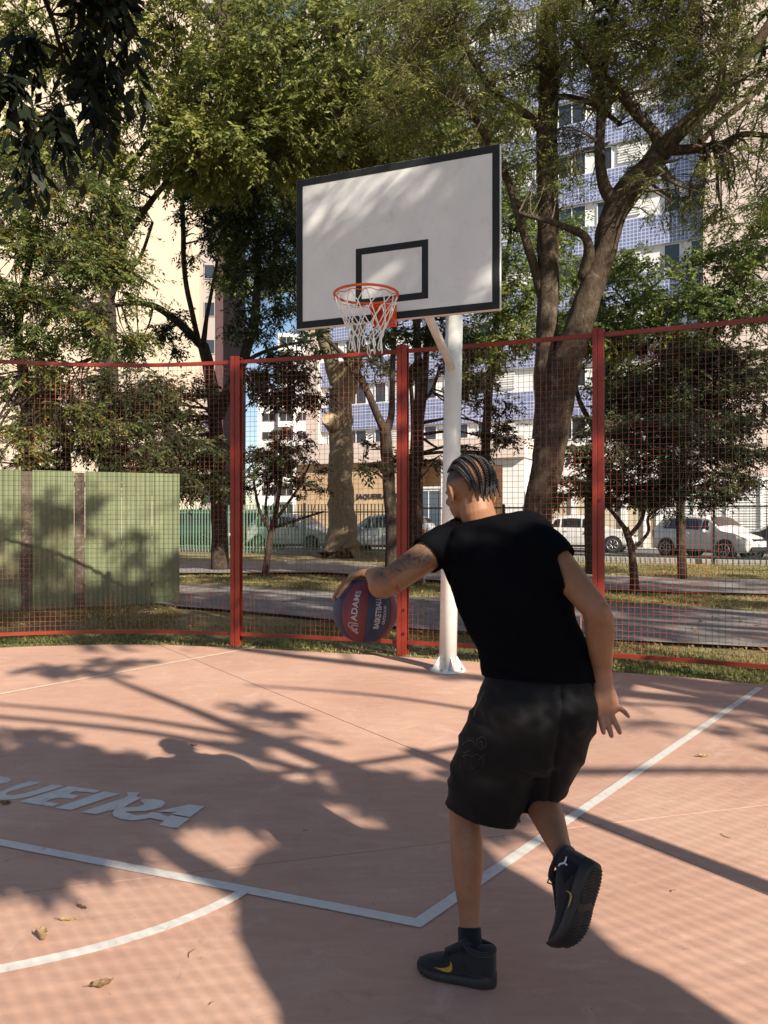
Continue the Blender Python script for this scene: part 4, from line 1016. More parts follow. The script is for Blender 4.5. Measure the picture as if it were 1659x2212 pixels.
# blue tiled apartment building
BA0 = at(694, 1116, 50)
frB = Frame((BA0.x, BA0.y), (1, -0.52))
blue = empty('apartment_building', (BA0.x + 10, BA0.y - 4, 0)); tag(blue, 'apartment block with blue tiled bands between white window strips, behind the right trees', 'building')
LB = 25.0; NF = 12
block_obj(frB, 'wall', M['white_wall'], blue, 0, LB, 0, 7.18 + NF * 3.0, -16, -.12)
block_obj(frB, 'corner_pier', M['pink_wall'], blue, -1.0, 0, 0, 7.2 + NF * 3.0 + .5, -16.1, .35)
for k in range(NF):
    z0 = 7.2 + 3.0 * k
    mb = MB(); frB.block(mb, 0.002, LB, z0, z0 + 1.62, -.118, .12); o = mb.build('tiled_band', M['tiles'], blue)
    uv = o.data.uv_layers.new(name='UVMap')
    for poly in o.data.polygons:
        for li in poly.loop_indices:
            v = o.data.vertices[o.data.loops[li].vertex_index].co - frB.o
            uv.data[li].uv = (v.dot(frB.d) + v.dot(frB.n), v.z + .003)
    z1 = z0 - 1.36
    for b_ in range(7):
        u = .5 + b_ * 3.55
        window(frB, blue, u, u + .85, z1 + .03, z0 - .02, -.118, M['frame_white'], M['glass'], 0)
        if b_ % 2 == 1:
            mb = MB()
            for s_ in range(7): frB.block(mb, u + 1.15, u + 2.35, z1 + .25 + s_ * .14, z1 + .33 + s_ * .14, -.118, -.02)
            mb.build('louvre', M['frame_white'], blue)
        else:
            window(frB, blue, u + 1.35, u + 2.95, z1 + .03, z0 - .02, -.118, M['frame_white'], M['glass'], 1)
mb = MB(); frB.block(mb, -1.1, LB + .1, 7.2 + NF * 3 + .0, 7.2 + NF * 3 + .5, -16.2, .2); mb.build('parapet', M['white_wall'], blue)
# pale pink building to the right of it
frP = Frame((at(1560, 1116, 37).x + 1.0, 37.5), (1, -.5))
pink = empty('apartment_building', (22, 34, 0)); tag(pink, 'pale pink plain walled building at the far right edge', 'building')
block_obj(frP, 'wall', M['pink_wall'], pink, -1.6, 16, 0, 38, -14, 0)
for k in range(11): window(frP, pink, 3.2, 4.6, 4.6 + k * 3, 5.9 + k * 3, .0, M['frame_white'], M['glass'], 1)

# street axis: railing line
RT = Vector((0.908, -0.419, 0)).normalized(); RN = Vector((-RT.y, RT.x, 0)); R0 = Vector((-8.2, 31.0, 0))
frR = Frame((R0.x, R0.y), (RT.x, RT.y))       # frR.n points towards the camera, so "behind" is a negative offset
def on_px(fr, x, off=0.0):
    """distance along a facade frame where it meets the reference column x"""
    k = (x - 829.5) / FPX; o = fr.o + fr.n * off
    return (k * o.y - o.x) / (fr.d.x - k * fr.d.y)
q = [frR.p(-60, 0, -.5), frR.p(60, 0, -.5), frR.p(60, 0, -9), frR.p(-60, 0, -9)]
sheet('street', [(v.x, v.y) for v in q], 0.056, M['road'])
mb = MB(); frR.block(mb, -60, 60, -.05, .15, -.5, -.3); k_ = mb.build('street_kerb', M['kerb'], bevel=.01); k_['kind'] = 'structure'
q = [frR.p(-60, 0, -9), frR.p(60, 0, -9), frR.p(60, 0, -45), frR.p(-60, 0, -45)]
sheet('pavement', [(v.x, v.y) for v in q], 0.075, M['kerb'])

# low shop front with sign
frS = Frame((frR.p(0, 0, -10.6).x, frR.p(0, 0, -10.6).y), (RT.x, RT.y))
shop = empty('low_building', tuple(frS.p(on_px(frS, 900), 0, 0))); tag(shop, 'low tan and pink shop building with dark lettering on its wall, behind the green railing', 'building')
s0, s1, s2, s3 = on_px(frS, 640), on_px(frS, 896), on_px(frS, 1040), on_px(frS, 1132)
def zz(y, x, fr, off=0.0): u = on_px(fr, x, off); return CAM_H + (1116 - y) / FPX * fr.p(u, 0, off).y
zt = zz(1000, 780, frS)
block_obj(frS, 'wall', M['tan_wall'], shop, s0, s1, 0, zt, -5, 0)
block_obj(frS, 'fascia', M['pink_wall'], shop, s0 - .2, s3 + .1, zt, zt + 1.05, -5.2, .35)
block_obj(frS, 'wall', M['white_wall'], shop, s2, s3, 0, zt, -5, 0)
block_obj(frS, 'back_wall', M['tan_wall'], shop, s1, s2, 0, zt, -5, -1.6)
block_obj(frS, 'door_post', M['frame_white'], shop, on_px(frS, 953), on_px(frS, 953) + .18, 0, zt, -.2, .02)
block_obj(frS, 'transom', M['frame_white'], shop, s1 + .01, on_px(frS, 953) - .01, zt - 1.45, zt - 1.33, -.12, .0)
window(frS, shop, s1 + .05, on_px(frS, 953) - .05, .3, zt - 1.5, -.1, M['frame_white'], M['glass_blue'], 1)
block_obj(frS, 'door', M['brown_door'], shop, on_px(frS, 1060), on_px(frS, 1086), 0.1, zt - .35, .001, .07)
def sign_text(txt, fr, u, z, size, mat, parent, off=.02, name='lettering'):
    cu = bpy.data.curves.new(name, 'FONT'); cu.body = txt; cu.size = size; cu.extrude = .03; cu.offset = .006; cu.space_character = 1.12; cu.resolution_u = 2
    t = bpy.data.objects.new(name, cu); COL.objects.link(t)
    me = bpy.data.meshes.new_from_object(t.evaluated_get(bpy.context.evaluated_depsgraph_get())); bpy.data.objects.remove(t)
    for v in me.vertices: v.co = fr.p(u + v.co.x, z + v.co.y, off + v.co.z)
    me.name = name; me.materials.clear(); me.materials.append(mat); me.update()
    return link(bpy.data.objects.new(name, me), parent)
sign_text('JAQUEIRA PO', frS, on_px(frS, 771), zz(1077, 800, frS), .36, M['lettering'], shop)
ub = on_px(frS, 640); 
# boundary walls and white slatted gates to the right
gate = empty('slatted_gate', tuple(frS.p(on_px(frS, 1540), 0, 0))); tag(gate, 'long white slatted gate behind the white hatchback', 'gate')
g0, g1 = on_px(frS, 1432), on_px(frS, 1800)
mbp = None
for i in range(26):
    block_obj(frS, 'slat', M['frame_white'], gate, g0, g1, .12 + i * .115, .20 + i * .115, 0, .03)
for i in range(6):
    u = g0 + (g1 - g0) * i / 5; block_obj(frS, 'gate_post', M['frame_white'], gate, u - .06, u + .06, 0, 3.2, .031, .11)
block_obj(frS, 'backing', M['white_wall'], gate, g0, g1, .05, 3.15, -.2, -.1)
bw = empty('boundary_wall', tuple(frS.p(on_px(frS, 1300), 0, 0))); tag(bw, 'beige boundary wall with white pillars between the shop and the white gate', 'wall')
b0, b1 = s3 + .4, g0 - .1
block_obj(frS, 'wall_panel', M['beige_wall'], bw, b0, b1, 0, 2.5, -.25, 0)
for px in (1150, 1240, 1348, 1396, 1424): u = on_px(frS, px); block_obj(frS, 'pillar', M['frame_white'], bw, u - .12, u + .12, 0, 2.9, -.05, .12)

# railings: every picket is its own piece
def railing(name, label, x0, x1, h, mat, step, post_every, zr, w=.028):
    u0, u1 = on_px(frR, x0), on_px(frR, x1)
    o = frR.p(u0, 0); root = empty(name, (o.x, o.y, 0)); tag(root, label, 'railing')
    mb = MB(); mb.box((0, 0, h / 2), (w, w * .8, h)); me = None
    proto = None; n = int((u1 - u0) / step)
    ang = math.atan2(RT.y, RT.x)
    for i in range(n + 1):
        p = frR.p(u0 + i * step, 0)
        if proto is None:
            me = bpy.data.meshes.new('picket'); hw = w / 2
            vs = [Vector(v) for v in ((-hw, -hw, .08), (hw, -hw, .08), (hw, hw, .08), (-hw, hw, .08), (-hw, -hw, h), (hw, -hw, h), (hw, hw, h), (-hw, hw, h))]
            me.from_pydata([tuple(rotz(ang) @ v) for v in vs], [], [(3, 2, 1, 0), (4, 5, 6, 7), (0, 1, 5, 4), (1, 2, 6, 5), (2, 3, 7, 6), (3, 0, 4, 7)]); me.materials.append(mat); proto = me
        c = bpy.data.objects.new('picket', proto); COL.objects.link(c); c.parent = root; c.location = (p.x - o.x, p.y - o.y, 0.0)
    for z in zr: block_obj(frR, 'rail', mat, root, u0, u1, z, z + .05, -.045, -.018)
    for i in range(0, n + 1, post_every):
        u = u0 + i * step + step / 2; block_obj(frR, 'post', mat, root, u - .04, u + .04, 0, h + .05, -.11, -.05)
    return root
railing('steel_railing', 'pale green steel picket railing along the street on the left', 375, 880, 1.95, M['rail_green'], .150, 14, (.22, 1.62), .034)
railing('steel_railing', 'thin dark green picket railing along the street on the right', 890, 1720, 1.85, M['rail_dark'], .150, 22, (.2, 1.75), .011)

# ------------------------------------------------------------------ parked cars
M['tyre'] = paint('tyre_rubber', (0.02, 0.02, 0.02), 0.85, 0.1, 10)
M['alloy'] = paint('alloy_wheel', (0.38, 0.38, 0.39), 0.35, 0.05, 10, metal=0.7)
M['trim'] = paint('black_trim', (0.015, 0.015, 0.016), 0.5, 0.1, 10)
M['car_glass'] = glass_mat('car_glass', (0.012, 0.014, 0.016), 0.05)
M['lamp_clear'] = glass_mat('headlamp', (0.55, 0.57, 0.60), 0.15)
M['lamp_red'] = glass_mat('tail_lamp', (0.45, 0.015, 0.015), 0.2)
def car_paint(name, col):
    m, nt, b = nodes_mat(name); b.inputs['Base Color'].default_value = (*col, 1); b.inputs['Roughness'].default_value = 0.28
    b.inputs['Coat Weight'].default_value = 0.6; b.inputs['Coat Roughness'].default_value = 0.05
    return m
M['car_white'] = car_paint('white_car_paint', (0.62, 0.61, 0.59)); M['car_silver'] = car_paint('silver_car_paint', (0.33, 0.34, 0.36)); M['car_dark'] = car_paint('dark_green_car_paint', (0.02, 0.045, 0.04)); M['car_black'] = car_paint('black_car_paint', (0.012, 0.012, 0.014))
def car(label, cat, pos, yaw, mat, kind='hatch', L_=3.95, W_=1.70, H_=1.47, group=None):
    """pos: plan position of the centre, yaw: heading angle of the nose"""
    root = empty('parked_car', (pos[0], pos[1], .06)); tag(root, label, cat, group)
    Mx = Matrix.Translation(root.location) @ Matrix.Rotation(yaw, 4, 'Z'); hw = W_ / 2
    def P(x, y, z): return Mx @ Vector((x, y, z))
    f = L_ / 2
    # stations: x, z bottom, belt height, roof height, half width
    if kind == 'hatch': S = [(-f, .34, .80, .80, .80), (-f + .10, .26, .92, 1.10, .93), (-f + .38, .22, .95, 1.38, .97), (-f + .9, .2, .95, H_, 1), (-.2, .2, .93, H_ + .01, 1), (.35, .2, .92, H_ - .05, 1), (f - 1.15, .2, .92, 1.08, .99), (f - .95, .2, .90, .95, .98), (f - .45, .22, .84, .86, .95), (f - .12, .26, .70, .72, .86), (f, .32, .58, .60, .70)]
    elif kind == 'sedan': S = [(-f, .34, .85, .86, .78), (-f + .15, .26, .95, .97, .92), (-f + .65, .22, .97, 1.02, .97), (-f + 1.25, .2, .95, H_ - .06, 1), (-.3, .2, .94, H_, 1), (.35, .2, .93, H_ - .04, 1), (f - 1.25, .2, .92, 1.04, .99), (f - 1.05, .2, .90, .94, .98), (f - .5, .22, .84, .86, .95), (f - .12, .26, .70, .72, .86), (f, .32, .58, .60, .70)]
    else: S = [(-f, .45, 1.0, 1.0, .86), (-f + .08, .35, 1.05, 1.40, .95), (-f + .3, .3, 1.05, H_ - .04, .98), (-f + .9, .28, 1.05, H_, 1), (0, .28, 1.03, H_, 1), (.4, .28, 1.02, H_ - .05, 1), (f - 1.2, .28, 1.02, 1.20, .99), (f - 1.0, .28, 1.0, 1.05, .98), (f - .4, .3, .95, .97, .95), (f - .1, .34, .8, .82, .88), (f, .4, .65, .67, .75)]
    rings = []
    for (x, zb, zl, zr, k) in S:
        w = hw * k; g = max(0, min(1, (zr - zl) / .4)); wr = w * (1 - .26 * g) - .02
        rings.append([P(x, -w * .86, zb), P(x, -w * .98, zb + .10), P(x, -w, (zb + zl) / 2), P(x, -w * .97, zl), P(x, -wr * 1.02, zr - .05 * g - .01), P(x, -wr * .85, zr), P(x, 0, zr + .025), P(x, wr * .85, zr), P(x, wr * 1.02, zr - .05 * g - .01), P(x, w * .97, zl), P(x, w, (zb + zl) / 2), P(x, w * .98, zb + .10), P(x, w * .86, zb), P(x, 0, zb - .01)])
    mb = MB(); mb.ring_loft(rings); body_ = mb.build('body', mat, root, smooth=True)
    md = body_.modifiers.new('es', 'EDGE_SPLIT'); md.split_angle = math.radians(32)
    def interp(x):
        for i in range(len(S) - 1):
            if S[i][0] <= x <= S[i + 1][0]:
                t = (x - S[i][0]) / (S[i + 1][0] - S[i][0]); return [S[i][j] * (1 - t) + S[i + 1][j] * t for j in range(5)]
        return S[-1]
    def side(x, h, s, off=.012):      # point on the cabin side, h 0 belt .. 1 roof
        _, zb, zl, zr, k = interp(x); w = hw * k; g = max(0, min(1, (zr - zl) / .4)); wr = w * (1 - .26 * g) - .02
        z = zl + (zr - .05 * g - .01 - zl) * h; y = (w * .97) * (1 - h) + wr * 1.02 * h
        return P(x, s * (y + off), z)
    xa = [S[2][0] + .12, -f + 1.30 if kind != 'sedan' else -f + 1.45, .12, S[6][0] - .28]
    for s in (-1, 1):
        for (a, b_) in ((xa[0], xa[1]), (xa[1] + .07, xa[2]), (xa[2] + .07, xa[3])):
            mb = MB(); n = 5; lo = [side(a + (b_ - a) * i / n, .10, s) for i in range(n + 1)]; hi = [side(a + (b_ - a) * i / n, .90, s) for i in range(n + 1)]
            mb.add(lo + hi, [(i, i + 1, n + 2 + i, n + 1 + i) for i in range(n)]); mb.build('side_window', M['car_glass'], root)
        mb = MB(); mb.tube([side(xa[1] + .2, -.20, s, .01), side(xa[1] + .34, -.20, s, .01)], .014, 6); mb.build('door_handle', mat, root)
        mb = MB(); ellipsoid0(mb, side(xa[3] - .08, .02, s, .10), Mx.to_3x3(), (.06, .10, .07)); mb.build('wing_mirror', mat, root, smooth=True)
        mb = MB(); mb.prism([P(-f + .5, s * hw * .985, .20), P(f - .5, s * hw * .985, .20), P(f - .5, s * hw * .985, .29), P(-f + .5, s * hw * .985, .29)], Mx.to_3x3() @ Vector((0, s, 0)), .02); mb.build('sill', M['trim'], root)
    def screen(i0, i1, name, m0=.1, m1=.9):
        a, b_ = S[i0], S[i1]; pts = []
        for t in (m0, m1):
            x = a[0] + (b_[0] - a[0]) * t; zr = a[3] + (b_[3] - a[3]) * t; k = a[4] + (b_[4] - a[4]) * t; zl = a[2] + (b_[2] - a[2]) * t
            g = max(0, min(1, (zr - zl) / .4)); wr = hw * k * (1 - .26 * g) - .02
            pts.append((x, wr * .88, zr))
        up_ = Vector((abs(pts[1][2] - pts[0][2]), 0, abs(pts[1][0] - pts[0][0]))).normalized(); sx = 1 if i0 >= 5 else -1
        ov = Vector((up_.x * sx, 0, up_.z)) * .02
        vs = []
        for (x, y, z) in pts: vs += [P(x + ov.x, -y, z + ov.z), P(x + ov.x, 0, z + ov.z + .026), P(x + ov.x, y, z + ov.z)]
        mb = MB(); mb.add(vs, [(0, 1, 4, 3), (1, 2, 5, 4)]); mb.build(name, M['car_glass'], root)
    screen(5, 6, 'windscreen', .06, .97)
    screen(1 if kind != 'sedan' else 2, 2 if kind != 'sedan' else 3, 'rear_window', .12, .88)
    # wheels, arches
    for sx in (-f + .68, f - .80):
        for s in (-1, 1):
            r = .31 if kind != 'suv' else .36
            mb = MB(); mb.tube([P(sx, s * (hw - .20), r), P(sx, s * (hw + .005), r)], r * 1.17, 24); mb.build('wheel_arch', M['trim'], root, smooth=False)
            mb = MB(); mb.tube([P(sx, s * (hw - .18), r), P(sx, s * (hw - .02), r), P(sx, s * (hw + .03), r)], [r, r, r * .92], 24); wh = mb.build('wheel', M['tyre'], root, smooth=False)
            mb = MB()
            for k in range(7):
                a = 2 * math.pi * k / 7 + .2; ca, sa = math.cos(a), math.sin(a)
                mb.tube([P(sx + .04 * ca, s * (hw + .035), r + .04 * sa), P(sx + r * .66 * ca, s * (hw + .034), r + r * .66 * sa)], [.022, .018], 5)
            mb.tube([P(sx + r * .68 * math.cos(2 * math.pi * k / 20), s * (hw + .033), r + r * .68 * math.sin(2 * math.pi * k / 20)) for k in range(20)], .014, 6, closed=True)
            mb.build('rim', M['alloy'], wh, smooth=True)
    # lights, grille, plate, bumper
    for s in (-1, 1):
        mb = MB(); mb.ring_loft([[P(f - .10, s * .45, .62), P(f - .10, s * .45, .71), P(f - .16, s * .52, .73), P(f - .16, s * .50, .61)], [P(f - .22, s * (hw * .86), .66), P(f - .22, s * (hw * .86), .76), P(f - .40, s * (hw * .955), .80), P(f - .40, s * (hw * .955), .68)]]); mb.build('headlight', M['lamp_clear'], root)
        mb = MB(); mb.box(Mx @ Vector((-f + .06, s * hw * .74, S[1][2] - .12)), (.14, .26, .26), Mx.to_3x3()); mb.build('tail_light', M['lamp_red'], root, bevel=.02)
    mb = MB(); mb.box(P(f - .05, 0, .645), (.10, .88, .075), Mx.to_3x3()); mb.build('grille', M['trim'], root, bevel=.01)
    mb = MB(); mb.box(P(f - .04, 0, .36), (.12, 1.12, .15), Mx.to_3x3()); mb.build('lower_grille', M['trim'], root, bevel=.02)
    mb = MB(); mb.tube([P(f + .005, .055 * math.cos(a), .65 + .055 * math.sin(a)) for a in [2 * math.pi * i / 16 for i in range(16)]], .010, 5, closed=True); mb.build('badge', M['alloy'], root)
    mb = MB(); mb.box(P(f + .02, 0, .49), (.02, .40, .12), Mx.to_3x3()); mb.build('number_plate', M['frame_white'], root)
    mb = MB(); mb.box(P(-f - .0, 0, .62), (.03, .40, .12), Mx.to_3x3()); mb.build('number_plate', M['frame_white'], root)
    return root
def ellipsoid0(mb, c, R, r, nu=12, nv=8):
    rings = []
    for i in range(1, nv):
        th = math.pi * i / nv
        rings.append([Vector(c) + R @ Vector((r[0] * math.sin(th) * math.cos(2 * math.pi * j / nu), r[1] * math.sin(th) * math.sin(2 * math.pi * j / nu), -r[2] * math.cos(th))) for j in range(nu)])
    mb.ring_loft(rings)
YA = math.atan2(RT.y, RT.x)
def cpos(px, off): p = frR.p(on_px(frR, px, off), 0, off); return (p.x, p.y)
car('white hatchback parked nose to the right, under the low dark tree on the right', 'car', (at(1536, 1116, 25.6).x, 25.6), -1.06, M['car_white'], 'hatch', 3.8, 1.62, 1.44)
car('white saloon parked right of the big double tree, partly behind the player\'s shoulder', 'car', cpos(1255, -6.0), YA, M['car_white'], 'sedan', 4.3, 1.72, 1.46)
car('white car with red tail lights behind the bushy tree, left of the pale trunk', 'car', cpos(640, -1.9), YA, M['car_white'], 'hatch', 4.0, 1.7, 1.5)
car('silver grey hatchback visible just right of the pale trunk', 'car', cpos(830, -2.6), YA + math.pi, M['car_silver'], 'hatch', 4.1, 1.7, 1.5)
car('pale silver car behind the left red post', 'car', cpos(508, -4.4), YA + math.pi, M['car_silver'], 'suv', 4.4, 1.8, 1.72)
car('dark green off-road car behind the railing beside the green hoarding', 'car', cpos(412, -1.9), YA + math.pi, M['car_dark'], 'suv', 4.3, 1.78, 1.75)
car('black car whose nose just enters at the right edge', 'car', cpos(1722, -3.2), YA + math.pi, M['car_black'], 'sedan', 4.4, 1.75, 1.45)

# ------------------------------------------------------------------ green hoarding, left
hd0 = gnd(-90, 1329); hd1 = gnd(389, 1303)
frH = Frame((hd0.x, hd0.y), (hd1.x - hd0.x, hd1.y - hd0.y))
hoard = empty('sheet_hoarding', (hd0.x, hd0.y, 0)); tag(hoard, 'faded green corrugated sheet hoarding with brown planks behind the left fence', 'hoarding')
HT = CAM_H + (1116 - 1018) / FPX * 11.8
cols = [(-90, 46), (70, 160), (184, 262), (263, 328), (329, 388)]
for (a, b_) in cols:
    u0, u1 = on_px(frH, a), on_px(frH, b_); n = max(6, int((u1 - u0) / .018)); mb = MB(); vs = []; 
    for j, z in enumerate((.02, HT * .5, HT)):
        for i in range(n + 1):
            u = u0 + (u1 - u0) * i / n; ph = (u / .15) * 2 * math.pi
            vs.append(frH.p(u, z, .010 * max(-.5, min(.5, math.sin(ph))) * 2 + .004 * math.sin(z * 2 + u)))
    mb.add(vs, [(j * (n + 1) + i, j * (n + 1) + i + 1, (j + 1) * (n + 1) + i + 1, (j + 1) * (n + 1) + i) for j in range(2) for i in range(n)])
    o = mb.build('sheet', M['sheet_green'], hoard); sm = o.modifiers.new('t', 'SOLIDIFY'); sm.thickness = .002
for (a, b_) in ((47, 69), (161, 183)):
    block_obj(frH, 'plank', M['plank'], hoard, on_px(frH, a), on_px(frH, b_), 0, HT - .02, -.03, -.005)
for z in (.3, HT - .25): block_obj(frH, 'rail', M['plank'], hoard, 0, on_px(frH, 388), z, z + .08, -.11, -.035)
for px in (-60, 58, 172, 290, 384): u = on_px(frH, px); block_obj(frH, 'post', M['plank'], hoard, u - .04, u + .04, 0, HT - .05, -.20, -.115)

# ------------------------------------------------------------------ small things outside the fence
tap = empty('garden_tap', gnd(1254, 1394)); tag(tap, 'short standpipe with a blue tap on the grass beyond the fence', 'tap')
b = gnd(1254, 1394); d_ = b.y
mb = MB(); mb.tube([b, b + Vector((0, 0, .32)), b + Vector((.0, 0, .335)), b + Vector((.05, -.02, .335))], [.013, .013, .012, .010], 8); mb.build('pipe', M['pipe'], tap, smooth=True)
mb = MB(); mb.tube([b + Vector((.045, -.02, .33)), b + Vector((.06, -.02, .33)), b + Vector((.066, -.02, .30))], [.014, .013, .011], 8); mb.build('spout', M['pipe_blue'], tap, smooth=True)
mb = MB(); mb.tube([b + Vector((.03, -.018, .34)), b + Vector((.03, -.018, .375))], .008, 8); mb.box(b + Vector((.03, -.018, .38)), (.06, .016, .010)); mb.build('handle', M['pipe_blue'], tap)
st = empty('marker_stake', gnd(916, 1262)); tag(st, 'thin white stake with a lime green tip beside the thin twin stems', 'stake')
b = gnd(916, 1262); top = at(922, 1141, b.y)
mb = MB(); mb.tube([b, b + (top - b) * .62], .018, 8); mb.build('rod', M['frame_white'], st, smooth=True)
mb = MB(); mb.tube([b + (top - b) * .6, b + (top - b) * .9, top], [.035, .03, .008], 8); mb.build('tip', M['lime'], st, smooth=True)
lp = gnd(294, 1165); lamp = empty('street_lamp', (lp.x, lp.y, 0)); tag(lamp, 'slim grey lamp post with two arms in front of the cream tower', 'street lamp')
zt_ = CAM_H + (1116 - 890) / FPX * lp.y
mb = MB(); mb.tube([lp, (lp.x, lp.y, zt_)], [.11, .07], 10); mb.build('pole', M['rail_dark'], lamp, smooth=True)
for s in (-1, 1):
    mb = MB(); mb.tube([(lp.x, lp.y, zt_ - .1), (lp.x + s * 1.2, lp.y, zt_)], .05, 8); mb.build('arm', M['rail_dark'], lamp)
    mb = MB(); ellipsoid0(mb, (lp.x + s * 1.5, lp.y, zt_), Matrix.Identity(3), (.5, .18, .09)); mb.build('lamp_head', M['grey_render'], lamp, smooth=True)

# ------------------------------------------------------------------ grass and fallen leaves
def inside(poly, x, y):
    c = False; n = len(poly); j = n - 1
    for i in range(n):
        if ((poly[i][1] > y) != (poly[j][1] > y)) and (x < (poly[j][0] - poly[i][0]) * (y - poly[i][1]) / (poly[j][1] - poly[i][1]) + poly[i][0]): c = not c
        j = i
    return c
def in_path(x, y):
    if y < 2: return False
    px = 829.5 + x / y * FPX; py = 1116 + CAM_H / y * FPX
    lo = np.interp(px, [380, 700, 900, 1250, 1500, 1800], [1352, 1350, 1362, 1378, 1390, 1405]); hi = np.interp(px, [380, 700, 900, 1250, 1500, 1800], [1296, 1290, 1290, 1303, 1312, 1330])
    if px > 380 and hi < py < lo: return True
    lo = np.interp(px, [360, 700, 900, 1250, 1500, 1900], [1238, 1236, 1250, 1272, 1278, 1290]); hi = np.interp(px, [360, 700, 900, 1250, 1500, 1900], [1214, 1212, 1228, 1240, 1248, 1258])
    return px > 360 and hi < py < lo
rs = np.random.RandomState(5)
B = []; H = []
while len(B) < 62000:
    d = 6.2 + (rs.uniform() ** 1.3) * 16; x = rs.uniform(-.56, .56) * d
    if inside(COURT, x, d) or in_path(x, d): continue
    g = noise.noise(Vector((x * .8, d * .8, 0))) + .35 * noise.noise(Vector((x * 3, d * 3, 4)))
    if g < -.22 and rs.uniform() < .75: continue
    B.append((x, d, ground_height(x, d) + .004)); H.append(g)
B = np.array(B); H = np.array(H); n = len(B)
M['grass'] = leaf_mat('lawn_blades', [(0, (0.075, 0.10, 0.025)), (.4, (0.14, 0.155, 0.04)), (.7, (0.30, 0.25, 0.10)), (1, (0.42, 0.33, 0.17))], 0.3, .7)
gd = np.stack([rs.normal(0, .5, n), rs.normal(0, .5, n), np.ones(n)], 1); gn = np.stack([rs.normal(size=n), rs.normal(size=n), np.zeros(n)], 1)
gl = leaf_mesh('grass', B, gd, gn, rs.uniform(.018, .048, n) * (1 + B[:, 1] * .02), rs.uniform(.006, .012, n) * (1 + B[:, 1] * .05), np.clip(.56 - H * .55 + rs.uniform(-.25, .3, n), 0, 1), M['grass'], None)
tag(gl, 'short patchy green and straw coloured grass around the court', 'grass', kind='stuff')
M['litter'] = leaf_mat('fallen_leaves', [(0, (0.15, 0.085, 0.04)), (.5, (0.32, 0.20, 0.08)), (1, (0.52, 0.38, 0.16))], .15, .7)
B = []
while len(B) < 5200:
    d = 6.3 + rs.uniform() * 19; x = rs.uniform(-.56, .56) * d
    if inside(COURT, x, d): continue
    if in_path(x, d) and rs.uniform() < .85: continue
    g = noise.noise(Vector((x * .5, d * .9, 9)))
    if g < .0 and rs.uniform() < .8: continue
    B.append((x, d, ground_height(x, d) + (.055 if in_path(x, d) else .022)))
B = np.array(B); n = len(B)
fl = leaf_mesh('leaf_litter', B, np.stack([rs.normal(size=n), rs.normal(size=n), rs.normal(0, .25, n)], 1), np.stack([rs.normal(0, .3, n), rs.normal(0, .3, n), np.ones(n)], 1), rs.uniform(.05, .11, n), rs.uniform(.03, .055, n), rs.uniform(0, 1, n), M['litter'], None)
tag(fl, 'dry yellow and brown leaves scattered on the lawn', 'fallen leaves', kind='stuff')

# single leaves and bits on the court
M['leaf_dry'] = paint('dry_leaf', (0.38, 0.27, 0.13), 0.7, 0.3, 60, dirt=(0.28, 0.17, 0.08)); M['leaf_brown'] = paint('brown_leaf', (0.17, 0.10, 0.05), 0.7, 0.4, 60, dirt=(0.45, 0.30, 0.08))
def curled_leaf(px, py, ln, wd, yaw, curl, mat, label, fold=.25, lift=.0):
    g = gnd(px, py, .0165); R = rotz(yaw); n = 12; m = 5; vs = []
    for i in range(n + 1):
        t = i / n; w = wd / 2 * (math.sin(math.pi * min(1, t * 1.0 + .02)) ** .75) * (1 - .25 * t)
        for j in range(-m, m + 1):
            s = j / m; x = (t - .5) * ln; y = s * w; z = abs(s) ** 1.5 * w * fold * 2 + curl * (t - .5) ** 2 * ln + .004 * math.sin(t * 14 + j) * (ln / .09) + .003 + lift * t
            vs.append(g + R @ Vector((x, y * (1 - fold * .4), z)))
    k = 2 * m + 1; fs = [(i * k + j, i * k + j + 1, (i + 1) * k + j + 1, (i + 1) * k + j) for i in range(n) for j in range(k - 1)]
    root = empty('fallen_leaf', g); tag(root, label, 'leaf', 'fallen leaves lying on the court')
    o = mesh_obj('blade', vs, fs, mat, root, smooth=True); s_ = o.modifiers.new('t', 'SOLIDIFY'); s_.thickness = .0008
    mb = MB(); a = g + R @ Vector((-ln / 2, 0, curl * .25 * ln + .004)); mb.tube([a, a + R @ Vector((-ln * .22, .004, .004))], .0012, 5); mb.build('stalk', M['leaf_brown'], root)
    return root
curled_leaf(177, 1962, .055, .018, -.5, .5, M['leaf_brown'], 'dark brown and amber leaf, farthest of the four near the curved line')
curled_leaf(148, 1989, .065, .024, .1, .3, M['leaf_dry'], 'small pale flat leaf between the dark one and the folded one')
curled_leaf(92, 2036, .066, .046, -.6, 1.6, M['leaf_dry'], 'large folded straw coloured leaf with raised tips near the left edge', .9, .012)
curled_leaf(222, 2133, .066, .030, .6, .9, M['leaf_brown'], 'crumpled grey brown leaf below the curved white line', .7)
curled_leaf(419, 1612, .05, .02, .3, .8, M['leaf_brown'], 'tiny brown leaf in the sunlight above the long shadow', .5)
curled_leaf(1520, 1636, .07, .03, 0, .7, M['leaf_dry'], 'small tan leaf right of the player, beside the lane line', .5)
curled_leaf(12, 1740, .06, .035, .2, .9, M['leaf_brown'], 'brown leaf at the left edge beside the painted letters', .6)
def bit(px, py, ln, yaw, label, bend=.2):
    g = gnd(px, py, .0175); R = rotz(yaw); mb = MB()
    mb.tube([g + R @ Vector(((t - .5) * ln, bend * ln * math.sin(t * math.pi), .002)) for t in (0, .25, .5, .75, 1)], [.001, .0016, .0018, .0014, .0008], 5)
    tag(mb.build('twig', M['leaf_brown']), label, 'twig', 'twigs lying on the court')
bit(415, 2060, .05, 1.4, 'thin curved twig on the sunlit court between the arc and the dark shadow')
bit(1568, 1806, .06, 1.9, 'short dark twig near the right edge of the court')
bit(458, 2168, .022, .9, 'tiny twig near the bottom edge, left of the dark shadow')
